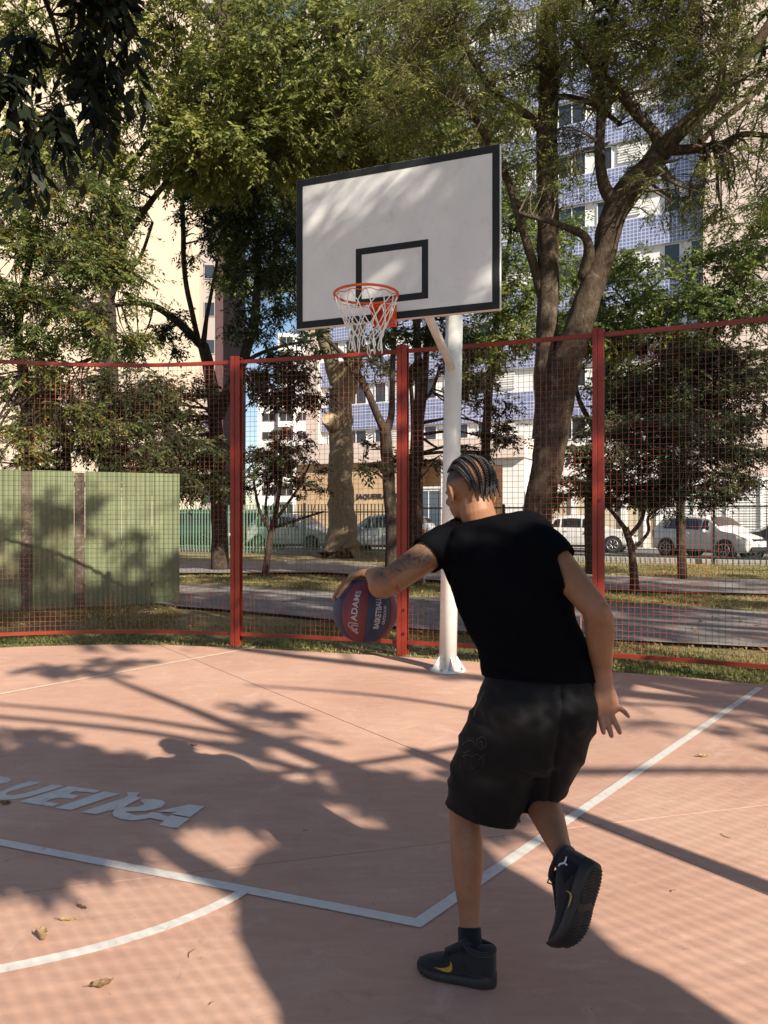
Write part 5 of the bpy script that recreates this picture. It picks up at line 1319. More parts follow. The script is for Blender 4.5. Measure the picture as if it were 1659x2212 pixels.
bit(660, 1795, .03, .2, 'tiny pale twig in the shade above the free throw line')
B = []
while len(B) < 420:
    d = 2.0 + (rs.uniform() ** .8) * 6.2; x = rs.uniform(-.56, .56) * d
    if inside(COURT, x, d): B.append((x, d, .0172))
B = np.array(B); n = len(B)
gr = leaf_mesh('court_grit', B, np.stack([rs.normal(size=n), rs.normal(size=n), rs.normal(0, .1, n)], 1), np.stack([rs.normal(0, .2, n), rs.normal(0, .2, n), np.ones(n)], 1), rs.uniform(.004, .014, n), rs.uniform(.002, .005, n), rs.uniform(0, .7, n), M['litter'], None)
tag(gr, 'tiny scattered specks of dirt and leaf crumbs on the court', 'grit', kind='stuff')
bit(1455, 1925, .03, .6, 'tiny reddish twig on the sunlit court right of the raised shoe')
# ------------------------------------------------------------------ the player
def cloth_mat(name, col, rough=0.9, wave=260, sun_dapple=None, sheen=0.15):
    m, nt, b = nodes_mat(name)
    v = coords(nt)
    f = noise_tex(nt, v, 5, 6, 0.65)
    c = ramp(nt, f, [(0.35, [x * 0.8 for x in col]), (0.7, [x * 1.25 for x in col])])
    if sun_dapple:
        at_ = nt.nodes.new('ShaderNodeAttribute'); at_.attribute_name = 'sun_dapple'
        c = mixc(nt, at_.outputs['Fac'], c, sun_dapple)
    nt.links.new(c, b.inputs['Base Color']); b.inputs['Roughness'].default_value = rough
    b.inputs['Specular IOR Level'].default_value = 0.2
    b.inputs['Sheen Weight'].default_value = sheen; b.inputs['Sheen Roughness'].default_value = 0.5
    bump(nt, b, noise_tex(nt, v, wave, 3, 0.5), 0.25, 0.002)
    return m
M['tee'] = cloth_mat('black_cotton', (0.0036, 0.0038, 0.0055), 1.0, sheen=0.0)
M['tee'].node_tree.nodes['Principled BSDF'].inputs['Specular IOR Level'].default_value = 0.06
M['shorts'] = cloth_mat('black_shorts_fabric', (0.0065, 0.007, 0.008), 0.8, sun_dapple=(0.085, 0.080, 0.076), sheen=0.04)
M['sock'] = cloth_mat('navy_black_sock', (0.008, 0.010, 0.02), 0.95)
def skin_mat():
    m, nt, b = nodes_mat('brown_skin')
    v = coords(nt)
    f = noise_tex(nt, v, 9, 5, 0.6)
    c = ramp(nt, f, [(0.3, (0.25, 0.115, 0.060)), (0.7, (0.34, 0.172, 0.098))])
    c = mixc(nt, ramp(nt, noise_tex(nt, v, 60, 6, 0.7), [(0.5, (0, 0, 0)), (0.75, (.35, .35, .35))]), c, (0.19, 0.085, 0.045))
    for nm, col in (('tattoo', (0.075, 0.055, 0.045)), ('stubble', (0.03, 0.019, 0.014)), ('palm', (0.46, 0.24, 0.17))):
        a = nt.nodes.new('ShaderNodeAttribute'); a.attribute_name = nm
        c = mixc(nt, a.outputs['Fac'], c, col)
    nt.links.new(c, b.inputs['Base Color']); b.inputs['Roughness'].default_value = 0.5
    b.inputs['Subsurface Weight'].default_value = 0.12
    b.inputs['Subsurface Radius'].default_value = (0.012, 0.005, 0.003)
    b.inputs['Subsurface Scale'].default_value = 1.0
    b.inputs['Specular IOR Level'].default_value = 0.35
    bump(nt, b, noise_tex(nt, v, 220, 4, 0.6), 0.12, 0.0015)
    return m
M['skin'] = skin_mat()
def hair_mat():
    m, nt, b = nodes_mat('black_hair')
    v = coords(nt)
    c = ramp(nt, noise_tex(nt, v, 120, 3, 0.6), [(0.3, (0.008, 0.007, 0.009)), (0.7, (0.022, 0.018, 0.02))])
    nt.links.new(c, b.inputs['Base Color']); b.inputs['Roughness'].default_value = 0.42
    bump(nt, b, noise_tex(nt, coords(nt, (1, 1, 1)), 500, 3, 0.6), 0.5, 0.002)
    return m
M['hair'] = hair_mat()
M['shoe'] = cloth_mat('charcoal_shoe_knit', (0.020, 0.020, 0.023), 0.75, 300)
M['sole'] = paint('black_rubber_sole', (0.022, 0.021, 0.021), 0.6, 0.2, 14, bmp=0.1, dirt=(0.045, 0.040, 0.036))
M['gold'] = paint('gold_print', (0.46, 0.31, 0.06), 0.35, 0.15, 40)
M['lace'] = paint('black_lace', (0.012, 0.012, 0.013), 0.8, 0.2, 40)
M['white_print'] = paint('white_print', (0.7, 0.7, 0.72), 0.6, 0.05, 40)
M['eye'] = paint('eye_white', (0.7, 0.68, 0.65), 0.2, 0.05, 40)

def loft_rings(pts, side, n=28, cap=2):
    """pts: list of (centre Vector, half-width a, half-depth b); side: rough direction of a. Rings perpendicular to the path, round ends."""
    k = len(pts); rings = []
    for i in range(k):
        p = pts[i][0]
        t = (pts[min(i + 1, k - 1)][0] - pts[max(i - 1, 0)][0]).normalized()
        sd = side[i] if isinstance(side, list) else side
        u = sd - t * sd.dot(t)
        u = u.normalized() if u.length > 1e-4 else t.orthogonal().normalized()
        w = t.cross(u)
        rings.append((p, t, u, w, pts[i][1], pts[i][2]))
    full = []
    def ring(p, u, w, a, b): return [p + u * (a * math.cos(2 * math.pi * j / n)) + w * (b * math.sin(2 * math.pi * j / n)) for j in range(n)]
    p, t, u, w, a, b = rings[0]
    for s in (0.97, 0.8, 0.45): full.append(ring(p - t * min(a, b) * s * cap * .5, u, w, a * math.sqrt(1 - s * s) + 1e-4, b * math.sqrt(1 - s * s) + 1e-4))
    for (p, t, u, w, a, b) in rings: full.append(ring(p, u, w, a, b))
    for s in (0.45, 0.8, 0.97): full.append(ring(p + t * min(a, b) * s * cap * .5, u, w, a * math.sqrt(1 - s * s) + 1e-4, b * math.sqrt(1 - s * s) + 1e-4))
    return full
def smooth_path(rows, per=4):
    """rows: (Vector, a, b) -> the same, smoothed"""
    R_ = [tuple(r[0]) + (r[1], r[2]) for r in rows]
    return [(Vector(r[:3]), float(r[3]), float(r[4])) for r in catmull(R_, per)]
def ellipsoid(mb, c, R, r, nu=20, nv=12):
    rings = []
    for i in range(1, nv):
        th = math.pi * i / nv
        rings.append([Vector(c) + R @ Vector((r[0] * math.sin(th) * math.cos(2 * math.pi * j / nu), r[1] * math.sin(th) * math.sin(2 * math.pi * j / nu), -r[2] * math.cos(th))) for j in range(nu)])
    mb.ring_loft(rings)
def fuse(name, mb, voxel, smooth_it, mat, parent, smooth_f=0.5):
    """one continuous skin over overlapping volumes (voxel remesh, smoothed); returns an object with plain mesh data"""
    me = bpy.data.meshes.new(name + '_src'); me.from_pydata([tuple(v) for v in mb.v], [], mb.f); me.update()
    bm = bmesh.new(); bm.from_mesh(me); bmesh.ops.recalc_face_normals(bm, faces=bm.faces); bm.to_mesh(me); bm.free()
    tmp = bpy.data.objects.new(name + '_src', me); COL.objects.link(tmp)
    r = tmp.modifiers.new('r', 'REMESH'); r.mode = 'VOXEL'; r.voxel_size = voxel
    s = tmp.modifiers.new('s', 'SMOOTH'); s.factor = smooth_f; s.iterations = smooth_it
    dg = bpy.context.evaluated_depsgraph_get()
    ev = tmp.evaluated_get(dg)
    out = bpy.data.meshes.new_from_object(ev)
    out.name = name
    bpy.data.objects.remove(tmp); bpy.data.meshes.remove(me)
    out.materials.clear(); out.materials.append(mat)
    out.polygons.foreach_set('use_smooth', [True] * len(out.polygons))
    o = bpy.data.objects.new(name, out)
    return link(o, parent)
def get_co(me):
    a = np.empty(len(me.vertices) * 3, np.float32); me.vertices.foreach_get('co', a); return a.reshape(-1, 3)
def get_no(me):
    a = np.empty(len(me.vertices) * 3, np.float32); me.vertices.foreach_get('normal', a); return a.reshape(-1, 3)
def set_co(me, a): me.vertices.foreach_set('co', a.astype(np.float32).ravel()); me.update()
def set_attr(me, name, vals):
    at_ = me.attributes.new(name, 'FLOAT', 'POINT'); at_.data.foreach_set('value', np.asarray(vals, np.float32))
def plane_cut(me, co_, no_, sel):
    bm = bmesh.new(); bm.from_mesh(me)
    fs = [f for f in bm.faces if sel(f.calc_center_median())]
    vs = set(v for f in fs for v in f.verts); es = set(e for f in fs for e in f.edges)
    r = bmesh.ops.bisect_plane(bm, geom=list(vs) + list(es) + fs, plane_co=co_, plane_no=no_, clear_inner=False, clear_outer=False)
    dead = [f for f in bm.faces if sel(f.calc_center_median()) and (f.calc_center_median() - Vector(co_)).dot(Vector(no_)) < 0]
    bmesh.ops.delete(bm, geom=dead, context='FACES')
    bmesh.ops.delete(bm, geom=[v for v in bm.verts if not v.link_faces], context='VERTS')
    bm.to_mesh(me); bm.free(); me.update()
def pix(p): return (p[0] / p[1] * FPX + 829.5, 1116 + (CAM_H - p[2]) / p[1] * FPX)
def delete_where(me, mask):
    bm = bmesh.new(); bm.from_mesh(me); bm.verts.ensure_lookup_table()
    bmesh.ops.delete(bm, geom=[v for v in bm.verts if mask[v.index]], context='VERTS'); bm.to_mesh(me); bm.free(); me.update()

person = empty('person', (0.33, 2.36, 0))
tag(person, 'man in black t-shirt and long black shorts seen from behind, dribbling with his left hand', 'person')
X = Vector((1, 0, 0)); Yv = Vector((0, 1, 0)); Zv = Vector((0, 0, 1))

# joints (reference pixel, distance)
HIP_L = at(1112, 1500, 2.42); HIP_R = at(1215, 1500, 2.38)
KNEE_L = at(1003, 1748, 2.50); ANK_L = at(1015, 2030, 2.345)
KNEE_R = at(1150, 1712, 2.56); ANK_R = at(1228, 1868, 2.19)
SH_L = at(968, 1168, 2.62); SH_R = at(1180, 1188, 2.46)
ELB_L = at(835, 1262, 2.47); WR_L = at(806, 1240, 2.70)
ELB_R = at(1292, 1322, 2.33); WR_R = at(1302, 1463, 2.36)
NECK = at(1040, 1128, 2.60); HEAD = at(1016, 1056, 2.62)
BALL_C = at(789, 1319, 2.80); BALL_R = 69.5 / FPX * 2.80

# head frame: face turned left and away, slightly down
HF = Vector((-0.42, 0.88, -0.24)).normalized(); HRt = HF.cross(Zv).normalized(); HU = HRt.cross(HF).normalized()
HU = (HU + HRt * 0.03).normalized(); HRt = HF.cross(HU).normalized()
HM = Matrix((HRt, HF, HU)).transposed()        # columns: right, forward, up
def hp(x, y, z): return HEAD + HM @ Vector((x, y, z))
SK = (0.080, 0.098, 0.100)                     # skull radii

body = MB()
# skull, face, jaw
ellipsoid(body, hp(0, 0.0, 0.012), HM, SK, 28, 18)
ellipsoid(body, hp(0, 0.035, -0.045), HM, (0.064, 0.062, 0.070), 24, 14)
ellipsoid(body, hp(0, 0.062, -0.088), HM, (0.038, 0.032, 0.028), 18, 10)    # chin
ellipsoid(body, hp(0, 0.090, 0.008), HM, (0.052, 0.016, 0.012), 18, 8)      # brow
ellipsoid(body, hp(0, 0.104, -0.030), HM, (0.016, 0.018, 0.013), 14, 8)     # nose tip
body.ring_loft(loft_rings([(hp(0, 0.092, 0.002), .009, .012), (hp(0, .102, -.018), .012, .014)], HRt, 12))
for s in (-1, 1): ellipsoid(body, hp(s * .038, .074, -.030), HM, (.022, .020, .018), 14, 8)   # cheekbones
body.ring_loft(loft_rings([(hp(-.022, .088, -.062), .008, .008), (hp(0, .097, -.060), .010, .010), (hp(.022, .088, -.062), .008, .008)], HU, 10))  # lips
# ears
for s in (-1, 1):
    EM = HM @ Matrix.Rotation(s * 0.32, 3, 'Z')
    c = hp(s * 0.079, -0.002, -0.022)
    rim_ = [c + EM @ Vector((s * (.006 + .004 * math.sin(a)), .016 * math.cos(a) - .002, .028 * math.sin(a) - .002)) for a in [2 * math.pi * i / 20 for i in range(20)]]
    body.tube(rim_, 0.0052, 8, closed=True)
    ellipsoid(body, c + EM @ Vector((s * .001, .001, 0)), EM, (.006, .014, .025), 14, 8)
    ellipsoid(body, c + EM @ Vector((s * .004, .004, -.028)), EM, (.0055, .009, .010), 12, 8)
# neck and trapezius
body.ring_loft(loft_rings(smooth_path([(hp(0, -.012, -.035), .058, .062), (hp(0.004, -.022, -.085), .060, .060), (NECK + Vector((0, .0, -.02)), .068, .062), (NECK + Vector((0.03, -.03, -.10)), .09, .07)]), X, 24))
# torso (thin under the shirt)
spine = [(NECK + Vector((0.02, -.03, -.06)), .10, .07), (at(1085, 1200, 2.54), .165, .085), (at(1110, 1290, 2.50), .150, .095), (at(1145, 1400, 2.44), .130, .09), (at(1163, 1480, 2.41), .145, .095)]
body.ring_loft(loft_rings(smooth_path(spine), X, 30))
# arms
def arm(sh, el, wr, k=1.0, side=X):
    d1 = el - sh; d2 = wr - el
    rows = [(sh, .052 * k, .052 * k), (sh + d1 * .3, .050 * k, .050 * k), (sh + d1 * .65, .045 * k, .045 * k), (sh + d1 * .92, .042 * k, .042 * k),
            (el + d2 * .08, .043 * k, .041 * k), (el + d2 * .3, .044 * k, .041 * k), (el + d2 * .6, .037 * k, .034 * k), (el + d2 * .88, .029 * k, .024 * k), (wr, .028 * k, .021 * k)]
    body.ring_loft(loft_rings(rows, side, 22))
arm(SH_L, ELB_L, WR_L, 1.13)
arm(SH_R, ELB_R, WR_R, 1.06)
ellipsoid(body, ELB_R + Vector((.004, -.010, -.002)), Matrix.Identity(3), (.036, .034, .038), 14, 10)
ellipsoid(body, at(826, 1262, 2.50), Matrix.Identity(3), (.050, .052, .050), 18, 12)
ellipsoid(body, at(838, 1256, 2.52), Matrix.Identity(3), (.054, .05, .050), 18, 12)
# legs
def leg(h, kn, an, calf):
    d1 = kn - h; d2 = an - kn
    rows = [(h, .085, .085), (h + d1 * .35, .078, .080), (h + d1 * .75, .062, .062), (kn - d1 * .04, .055, .056), (kn + d2 * .06, .053, .056)]
    for t_, a_, b_, o_ in ((.18, .052, .054, .35), (.32, .054, .058, 1.), (.48, .049, .052, .8), (.66, .040, .041, .35), (.82, .032, .035, .1), (.94, .031, .036, 0), (1.0, .032, .040, 0)):
        rows.append((kn + d2 * t_ + calf * o_ * .014, a_, b_))
    body.ring_loft(loft_rings(smooth_path(rows, 2), X, 24))
leg(HIP_L, KNEE_L, ANK_L, Vector((.1, -1, 0)))
leg(HIP_R, KNEE_R, ANK_R, Vector((.5, -.3, .8)))
# hands
def finger(base, dirs, lens, r):
    p = base.copy(); rows = [(p - dirs[0].normalized() * .012, r * 1.05, r * 1.0)]
    for i, (d, l) in enumerate(zip(dirs, lens)):
        d = d.normalized()
        rows.append((p + d * l * .5, r * (0.98 - .06 * i), r * (.95 - .06 * i)))
        p = p + d * l
        rows.append((p.copy(), r * (1.0 - .08 * i) if i < 2 else r * .74, r * (.98 - .08 * i) if i < 2 else r * .70))
    body.ring_loft(loft_rings(rows, HRt, 12))
    return p
nails = []
# right hand, palm towards the camera: image plane axes at its distance
d0 = 2.36
def rp(x, y, dd=0.0): return at(x, y, d0 + dd)
palm = [(WR_R, .030, .022), (rp(1303, 1484, .0), .034, .023), (rp(1305, 1505, .002), .042, .021), (rp(1308, 1524, .004), .045, .018), (rp(1310, 1537, .004), .042, .015)]
body.ring_loft(loft_rings(palm, X, 24))
ellipsoid(body, rp(1292, 1503, -.006), Matrix.Identity(3), (.019, .014, .032), 12, 8)     # thumb ball
ellipsoid(body, rp(1320, 1505, -.008), Matrix.Identity(3), (.015, .013, .032), 12, 8)     # outer palm
F_R = [((1292, 1533), (1297, 1553), (1301, 1570), (1304, 1583),   .0102),
       ((1305, 1538), (1311, 1560), (1317, 1576), (1321, 1590), .0104),
       ((1317, 1535), (1326, 1555), (1334, 1571), (1339, 1583), .0100),
       ((1326, 1520), (1340, 1530), (1350, 1539), (1357, 1547), .0090)]
for i, (a, b_, c, d_, r_) in enumerate(F_R):
    P0, P1, P2, P3 = rp(*a, .004), rp(*b_, .000 - .004), rp(*c, -.010), rp(*d_, -.020)
    finger(P0, [P1 - P0, P2 - P1, P3 - P2], [(P1 - P0).length, (P2 - P1).length, (P3 - P2).length], r_)
    nails.append((P3, (P3 - P2).normalized(), Yv))
# thumb, partly behind the shorts: leaves the side of the palm
T0, T1, T2, T3 = rp(1288, 1500, .0), rp(1279, 1517, .015), rp(1276, 1534, .03), rp(1275, 1548, .038)
finger(T0, [T1 - T0, T2 - T1, T3 - T2], [(T1 - T0).length, (T2 - T1).length, (T3 - T2).length], .0105)
# left hand on the ball: palm over the upper left of the ball, fingers spread over the top
def bs(az, el, off):     # point over the ball; az measured in plan from +X, el elevation
    return BALL_C + Vector((math.cos(el) * math.cos(az), math.cos(el) * math.sin(az), math.sin(el))) * (BALL_R + off)
R_ = math.radians
pb = [WR_L, bs(R_(-10), R_(66), .030), bs(R_(120), R_(80), .020), bs(R_(165), R_(66), .016)]
body.ring_loft(loft_rings([(pb[0], .029, .023), (pb[1], .034, .021), (pb[2], .040, .016), (pb[3], .040, .012)], Yv, 22))
for i, (az, le) in enumerate(((212, .94), (190, 1.06), (168, 1.08), (145, .98))):
    p_ = [bs(R_(az * .8 + 165 * .2), R_(64), .011)]
    for k_, el_ in enumerate((48, 35, 24)):
        p_.append(bs(R_(az), R_(64 - (64 - el_) * le), .0085 - .0005 * k_))
    dl = [p_[j + 1] - p_[j] for j in range(3)]
    finger(p_[0], dl, [v.length for v in dl], (.0094, .0100, .0100, .0096)[i])
    nails.append((p_[3], dl[2].normalized(), (p_[3] - BALL_C).normalized()))
p_ = [bs(R_(75), R_(66), .014), bs(R_(70), R_(50), .012), bs(R_(72), R_(34), .010), bs(R_(76), R_(24), .009)]
dl = [p_[j + 1] - p_[j] for j in range(3)]
finger(p_[0], dl, [v.length for v in dl], .0105)

skin = fuse('body', body, 0.0036, 4, M['skin'], person, 0.5)
co = get_co(skin.data) + np.array(person.location) * 0
# attributes: tattoo on the left upper arm and forearm, stubble at the hairline, paler palm
n = len(co)
sh = np.array(SH_L); el = np.array(ELB_L); ax = el - sh; L = np.linalg.norm(ax); ax /= L
rel = co - sh; t_ = rel @ ax / L
rad = np.linalg.norm(rel - np.outer(rel @ ax, ax), axis=1)
ok = (t_ > 0.1) & (t_ < 1.12) & (rad < 0.07)
tat = np.zeros(n); stb = np.zeros(n)
for i in np.nonzero(ok)[0]:
    p = Vector(co[i]); w = (rel[i] - ax * (rel[i] @ ax)) / max(rad[i], 1e-5)
    if w[2] + 0.25 * w[1] < -0.05 + 0.25 * math.sin(t_[i] * 9): continue
    q = noise.noise(p * 21.0 + Vector((3, 1, 7))) + 0.5 * noise.noise(p * 46.0)
    line = min(1, max(0, 1.6 - abs((q * 2.4) % 1.0 - 0.5) / 0.075))
    tat[i] = min(1, 0.30 + 0.9 * line) * min(1, max(0, (1.12 - t_[i]) / .12))
loc = (co - np.array(HEAD)) @ np.array(HM)
r3 = np.sqrt((loc[:, 0] / SK[0]) ** 2 + (loc[:, 1] / SK[1]) ** 2 + ((loc[:, 2] - .012) / SK[2]) ** 2)
hd = (loc[:, 2] > -0.05) & (r3 > 0.9) & (r3 < 1.15) & (loc[:, 1] < 0.075)
side_ = np.clip((loc[:, 2] - 0.008) / 0.022, 0, 1) * np.clip((np.abs(loc[:, 0]) - 0.048) / 0.014, 0, 1)
back = np.clip((loc[:, 2] + 0.045) / 0.045, 0, 1) * 0.25
stb[hd] = np.clip(np.maximum(side_ * .95, back), 0, 1)[hd]
pal = np.zeros(n)
hr = np.array(rp(1309, 1520)); dist = np.linalg.norm(co - hr, axis=1)
nrm = get_no(skin.data)
pal[:] = np.clip((0.13 - dist) / 0.03, 0, 1) * np.clip(-nrm[:, 1] * 1.6, 0, 1) * .55
set_attr(skin.data, 'tattoo', tat); set_attr(skin.data, 'stubble', stb); set_attr(skin.data, 'palm', pal)
for (p, d, up_) in nails:
    up_ = (up_ - d * up_.dot(d)).normalized(); sd = d.cross(up_)
    mb = MB(); ellipsoid(mb, p + up_ * .0052 - d * .001, Matrix((sd, d, up_)).transposed(), (.0048, .0062, .0018), 10, 6)
    M.setdefault('nail', paint('nail', (0.50, 0.30, 0.24), 0.3, 0.05, 40)); mb.build('nail', M['nail'], skin, smooth=True)
# eyes
for s in (-1, 1):
    mb = MB(); ellipsoid(mb, hp(s * .031, .079, -.010), HM, (.0125, .0125, .0105), 16, 10); e_ = mb.build('eye', M['eye'], skin, smooth=True)
    mb = MB(); ellipsoid(mb, hp(s * .031, .0895, -.010), HM, (.005, .0028, .005), 10, 6); mb.build('iris', M['hair'], skin, smooth=True)
    mb = MB(); mb.tube([hp(s * .014, .105, .010), hp(s * .032, .101, .017), hp(s * .05, .087, .011)], [.002, .0035, .0018], 6); mb.build('eyebrow', M['hair'], skin, smooth=True)

# braids: cornrows from the front hairline over the crown to the nape, loose tips at the end
ico = bmesh.new(); bmesh.ops.create_icosphere(ico, subdivisions=1, radius=1.0)
ICV = np.array([v.co[:] for v in ico.verts]); ICF = np.array([[v.index for v in f.verts] for f in ico.faces]); ico.free()
def beads(name, pts, rad, nor, parent, mat):
    V = []; F = []; b = 0
    for i in range(len(pts) - 1):
        t = (pts[i + 1] - pts[i]); tl = t.length; t.normalize(); up_ = (nor[i] - t * nor[i].dot(t)).normalized(); sd = t.cross(up_)
        for s in (-1, 1):
            d = (t * .62 + sd * s * .78).normalized(); e = d.cross(up_)
            c = pts[i] + sd * s * rad[i] * .36 + t * (tl * .5 if s > 0 else 0)
            A = np.array([list(d * rad[i] * .80), list(e * rad[i] * .42), list(up_ * rad[i] * .80)])
            V.append(ICV @ A + np.array(c)); F.append(ICF + b); b += len(ICV)
    V = np.vstack(V); F = np.vstack(F)
    me = bpy.data.meshes.new(name); me.from_pydata(V.tolist(), [], F.tolist()); me.materials.append(mat)
    me.polygons.foreach_set('use_smooth', [True] * len(me.polygons)); me.update()
    o = bpy.data.objects.new(name, me); return link(o, parent)
def skull(xx, th):
    """point and normal on the skull at lateral offset xx and angle th from the front (0) over the crown (90 deg) to the back"""
    k = math.sqrt(max(0.02, 1 - (xx / (SK[0] * 1.02)) ** 2))
    v = Vector((xx, SK[1] * 1.03 * k * math.cos(th), SK[2] * 1.03 * k * math.sin(th)))
    nn = Vector((v.x / SK[0] ** 2, v.y / SK[1] ** 2, v.z / SK[2] ** 2)).normalized()
    return HEAD + HM @ (v + Vector((0, 0, .012))), HM @ nn
rb = random.Random(11)
XO = [-0.070, -0.050, -0.026, -0.001, 0.024, 0.048, 0.068]
for i, x0 in enumerate(XO):
    e = abs(x0) / 0.078
    th0 = R_(42 + 30 * e); th1 = R_(186 + 12 * (1 - e)) if i > 0 else R_(172)
    if i == 6: th1 = R_(176)
    npt = 30; pts = []; nor = []; rad = []
    for k in range(npt):
        f = k / (npt - 1); th = th0 + (th1 - th0) * f
        xx = x0 * (1 - 0.22 * max(0, f - .5) / .5) + 0.004 * math.sin(f * 5 + i)
        p, nn = skull(xx, th); pts.append(p + nn * .004); nor.append(nn)
        rad.append(0.0094 * (0.55 + 0.45 * min(1, f * 5)) * (1 - .12 * f))
    # loose tip
    dn = (-Zv + nor[-1] * .15).normalized(); L_ = [.052, .048, .040, .036, .042, .040, .066][i]
    nt_ = 8
    last = pts[-1]; tdir = (pts[-1] - pts[-2]).normalized()
    for k in range(1, nt_ + 1):
        f = k / nt_; d = (tdir * (1 - f) + dn * f + X * (.35 * math.sin(f * 3 + i) * .5)).normalized()
        last = last + d * L_ / nt_ ; pts.append(last + nor[npt - 1] * .002); nor.append(nor[npt - 1]); rad.append(0.0090 * (1 - f) + .0036)
    b_ = beads('braid', pts, rad, nor, person, M['hair'])
    # wound thread / core so that no gaps show
    mb = MB(); mb.tube(pts, [r * .40 for r in rad], 8); mb.build('braid_core', M['hair'], b_, smooth=True)
    mb = MB(); mb.tube([pts[-1], pts[-1] - Zv * .006], .0042, 8); mb.build('braid_tip', M['hair'], b_, smooth=True)

# t-shirt
tee = MB()
rows = [(at(1040, 1128, 2.60), .085, .066), (at(1050, 1150, 2.585), .150, .085), (at(1078, 1185, 2.555), .205, .105), (at(1090, 1225, 2.53), .198, .118),
        (at(1115, 1300, 2.49), .188, .124), (at(1140, 1380, 2.45), .172, .122), (at(1163, 1450, 2.42), .181, .132), (at(1168, 1500, 2.41), .186, .134)]
tee.ring_loft(loft_rings(smooth_path(rows), X, 40))
tee.ring_loft(loft_rings(smooth_path([(at(1010, 1142, 2.60), .05, .06), (SH_L + Vector((.015, 0, .0)), .066, .072), (SH_L + (ELB_L - SH_L) * .28, .064, .066), (SH_L + (ELB_L - SH_L) * .62, .066, .064)]), X, 28))
tee.ring_loft(loft_rings(smooth_path([(at(1110, 1155, 2.55), .06, .065), (SH_R, .068, .074), (SH_R + (ELB_R - SH_R) * .22, .064, .068), (SH_R + (ELB_R - SH_R) * .40, .062, .064)]), X, 28))
# blade muscles and collar ridge
ellipsoid(tee, at(1022, 1200, 2.54), Matrix.Identity(3), (.10, .075, .11), 18, 12)
ellipsoid(tee, at(1144, 1212, 2.50), Matrix.Identity(3), (.10, .08, .12), 18, 12)
shirt = fuse('t_shirt', tee, 0.0065, 22, M['tee'], person)
def seg_t(co, a, b):
    a = np.array(a); b = np.array(b); d = b - a; return (co - a) @ d / (d @ d), np.linalg.norm(np.cross(co - a, d / np.linalg.norm(d)), axis=1)
def wrinkle(o, fn):
    me = o.data; c_ = get_co(me); nn = get_no(me)
    h = np.array([fn(Vector(p)) for p in c_], np.float32)
    set_co(me, c_ + nn * h[:, None])
def tee_fold(p):
    q = Vector((p.x * 5 + p.z * 3.0, p.y * 5, p.z * 11))
    f = noise.noise(q) * .006
    low = max(0, min(1, (1.05 - p.z) / .22))
    f += (0.007 * low) * math.sin(p.z * 85 + 9 * noise.noise(p * 7) + p.x * 14)
    s = Vector((p.x * 9, p.y * 9, p.z * 22)); f += noise.noise(s) * .0035
    d1 = (p.x * .8 + p.z * .6); f += .0035 * noise.noise(Vector((d1 * 30, p.y * 6, (p.z * .8 - p.x * .6) * 6))) 
    return f
wrinkle(shirt, tee_fold)
c_ = get_co(shirt.data)
tL, rL = seg_t(c_, SH_L, ELB_L); tR, rR = seg_t(c_, SH_R, ELB_R)
tN, rN = seg_t(c_, at(1046, 1150, 2.59), at(1032, 1090, 2.60))
px_ = c_[:, 0] / c_[:, 1] * FPX + 829.5
hem = np.array(at(1163, 1464, 2.42)); hn = np.array((0.05, 0.10, 1.0)); hn /= np.linalg.norm(hn)
mask = (c_[:, 0] > 900) | (c_[:, 0] > 900) | ((tN > 0.42) & (rN < .085))
delete_where(shirt.data, mask)
plane_cut(shirt.data, hem, hn, lambda p: True)
plane_cut(shirt.data, SH_R + (ELB_R - SH_R) * .23, -(ELB_R - SH_R).normalized(), lambda p: pix(p)[0] > 1206 + max(0, pix(p)[1] - 1212) * .28 and p[2] > 1.2)
plane_cut(shirt.data, SH_L + (ELB_L - SH_L) * .38, -(ELB_L - SH_L).normalized(), lambda p: pix(p)[0] < 975)
sd_ = shirt.modifiers.new('thick', 'SOLIDIFY'); sd_.thickness = 0.0035; sd_.offset = 1
ss = shirt.modifiers.new('sm', 'SMOOTH'); ss.factor = .5; ss.iterations = 3
def smooth_border(me, it=14):
    bm = bmesh.new(); bm.from_mesh(me)
    nb = {}
    for e in bm.edges:
        if e.is_boundary:
            a, b = e.verts; nb.setdefault(a, []).append(b); nb.setdefault(b, []).append(a)
    for _ in range(it):
        new = {v: (v.co * 2 + sum((q.co for q in l), Vector((0, 0, 0)))) / (2 + len(l)) for v, l in nb.items()}
        for v, c in new.items(): v.co = c
    bm.to_mesh(me); bm.free(); me.update()
smooth_border(shirt.data)
def edge_tube(o, sel, name, r, mat, parent, closed=True):
    """hem or rib that follows an open border of a cloth mesh"""
    bm = bmesh.new(); bm.from_mesh(o.data)
    es = [e for e in bm.edges if e.is_boundary and sel((e.verts[0].co + e.verts[1].co) / 2)]
    nxt = {}
    for e in es:
        a, b = e.verts[0].index, e.verts[1].index; nxt.setdefault(a, []).append(b); nxt.setdefault(b, []).append(a)
    if not nxt: bm.free(); return None
    st_ = next(iter(nxt)); loop = [st_]; prev = None; cur = st_
    while True:
        c2 = [q for q in nxt[cur] if q != prev and q not in loop[1:]]
        c2 = [q for q in c2 if q != st_ or len(loop) > 8]
        if not c2 or c2[0] == st_: break
        prev, cur = cur, c2[0]; loop.append(cur)
    bm.verts.ensure_lookup_table(); P = [bm.verts[i].co.copy() for i in loop]; bm.free()
    for _ in range(8): P = [(P[i - 1] + P[i] * 2 + P[(i + 1) % len(P)]) / 4 for i in range(len(P))]
    P = P[::3]
    mb = MB(); mb.tube(P, r, 8, closed=True); return mb.build(name, mat, parent, smooth=True)
edge_tube(shirt, lambda p: (p - NECK).length < .13, 'collar_rib', .0055, M['tee'], shirt)

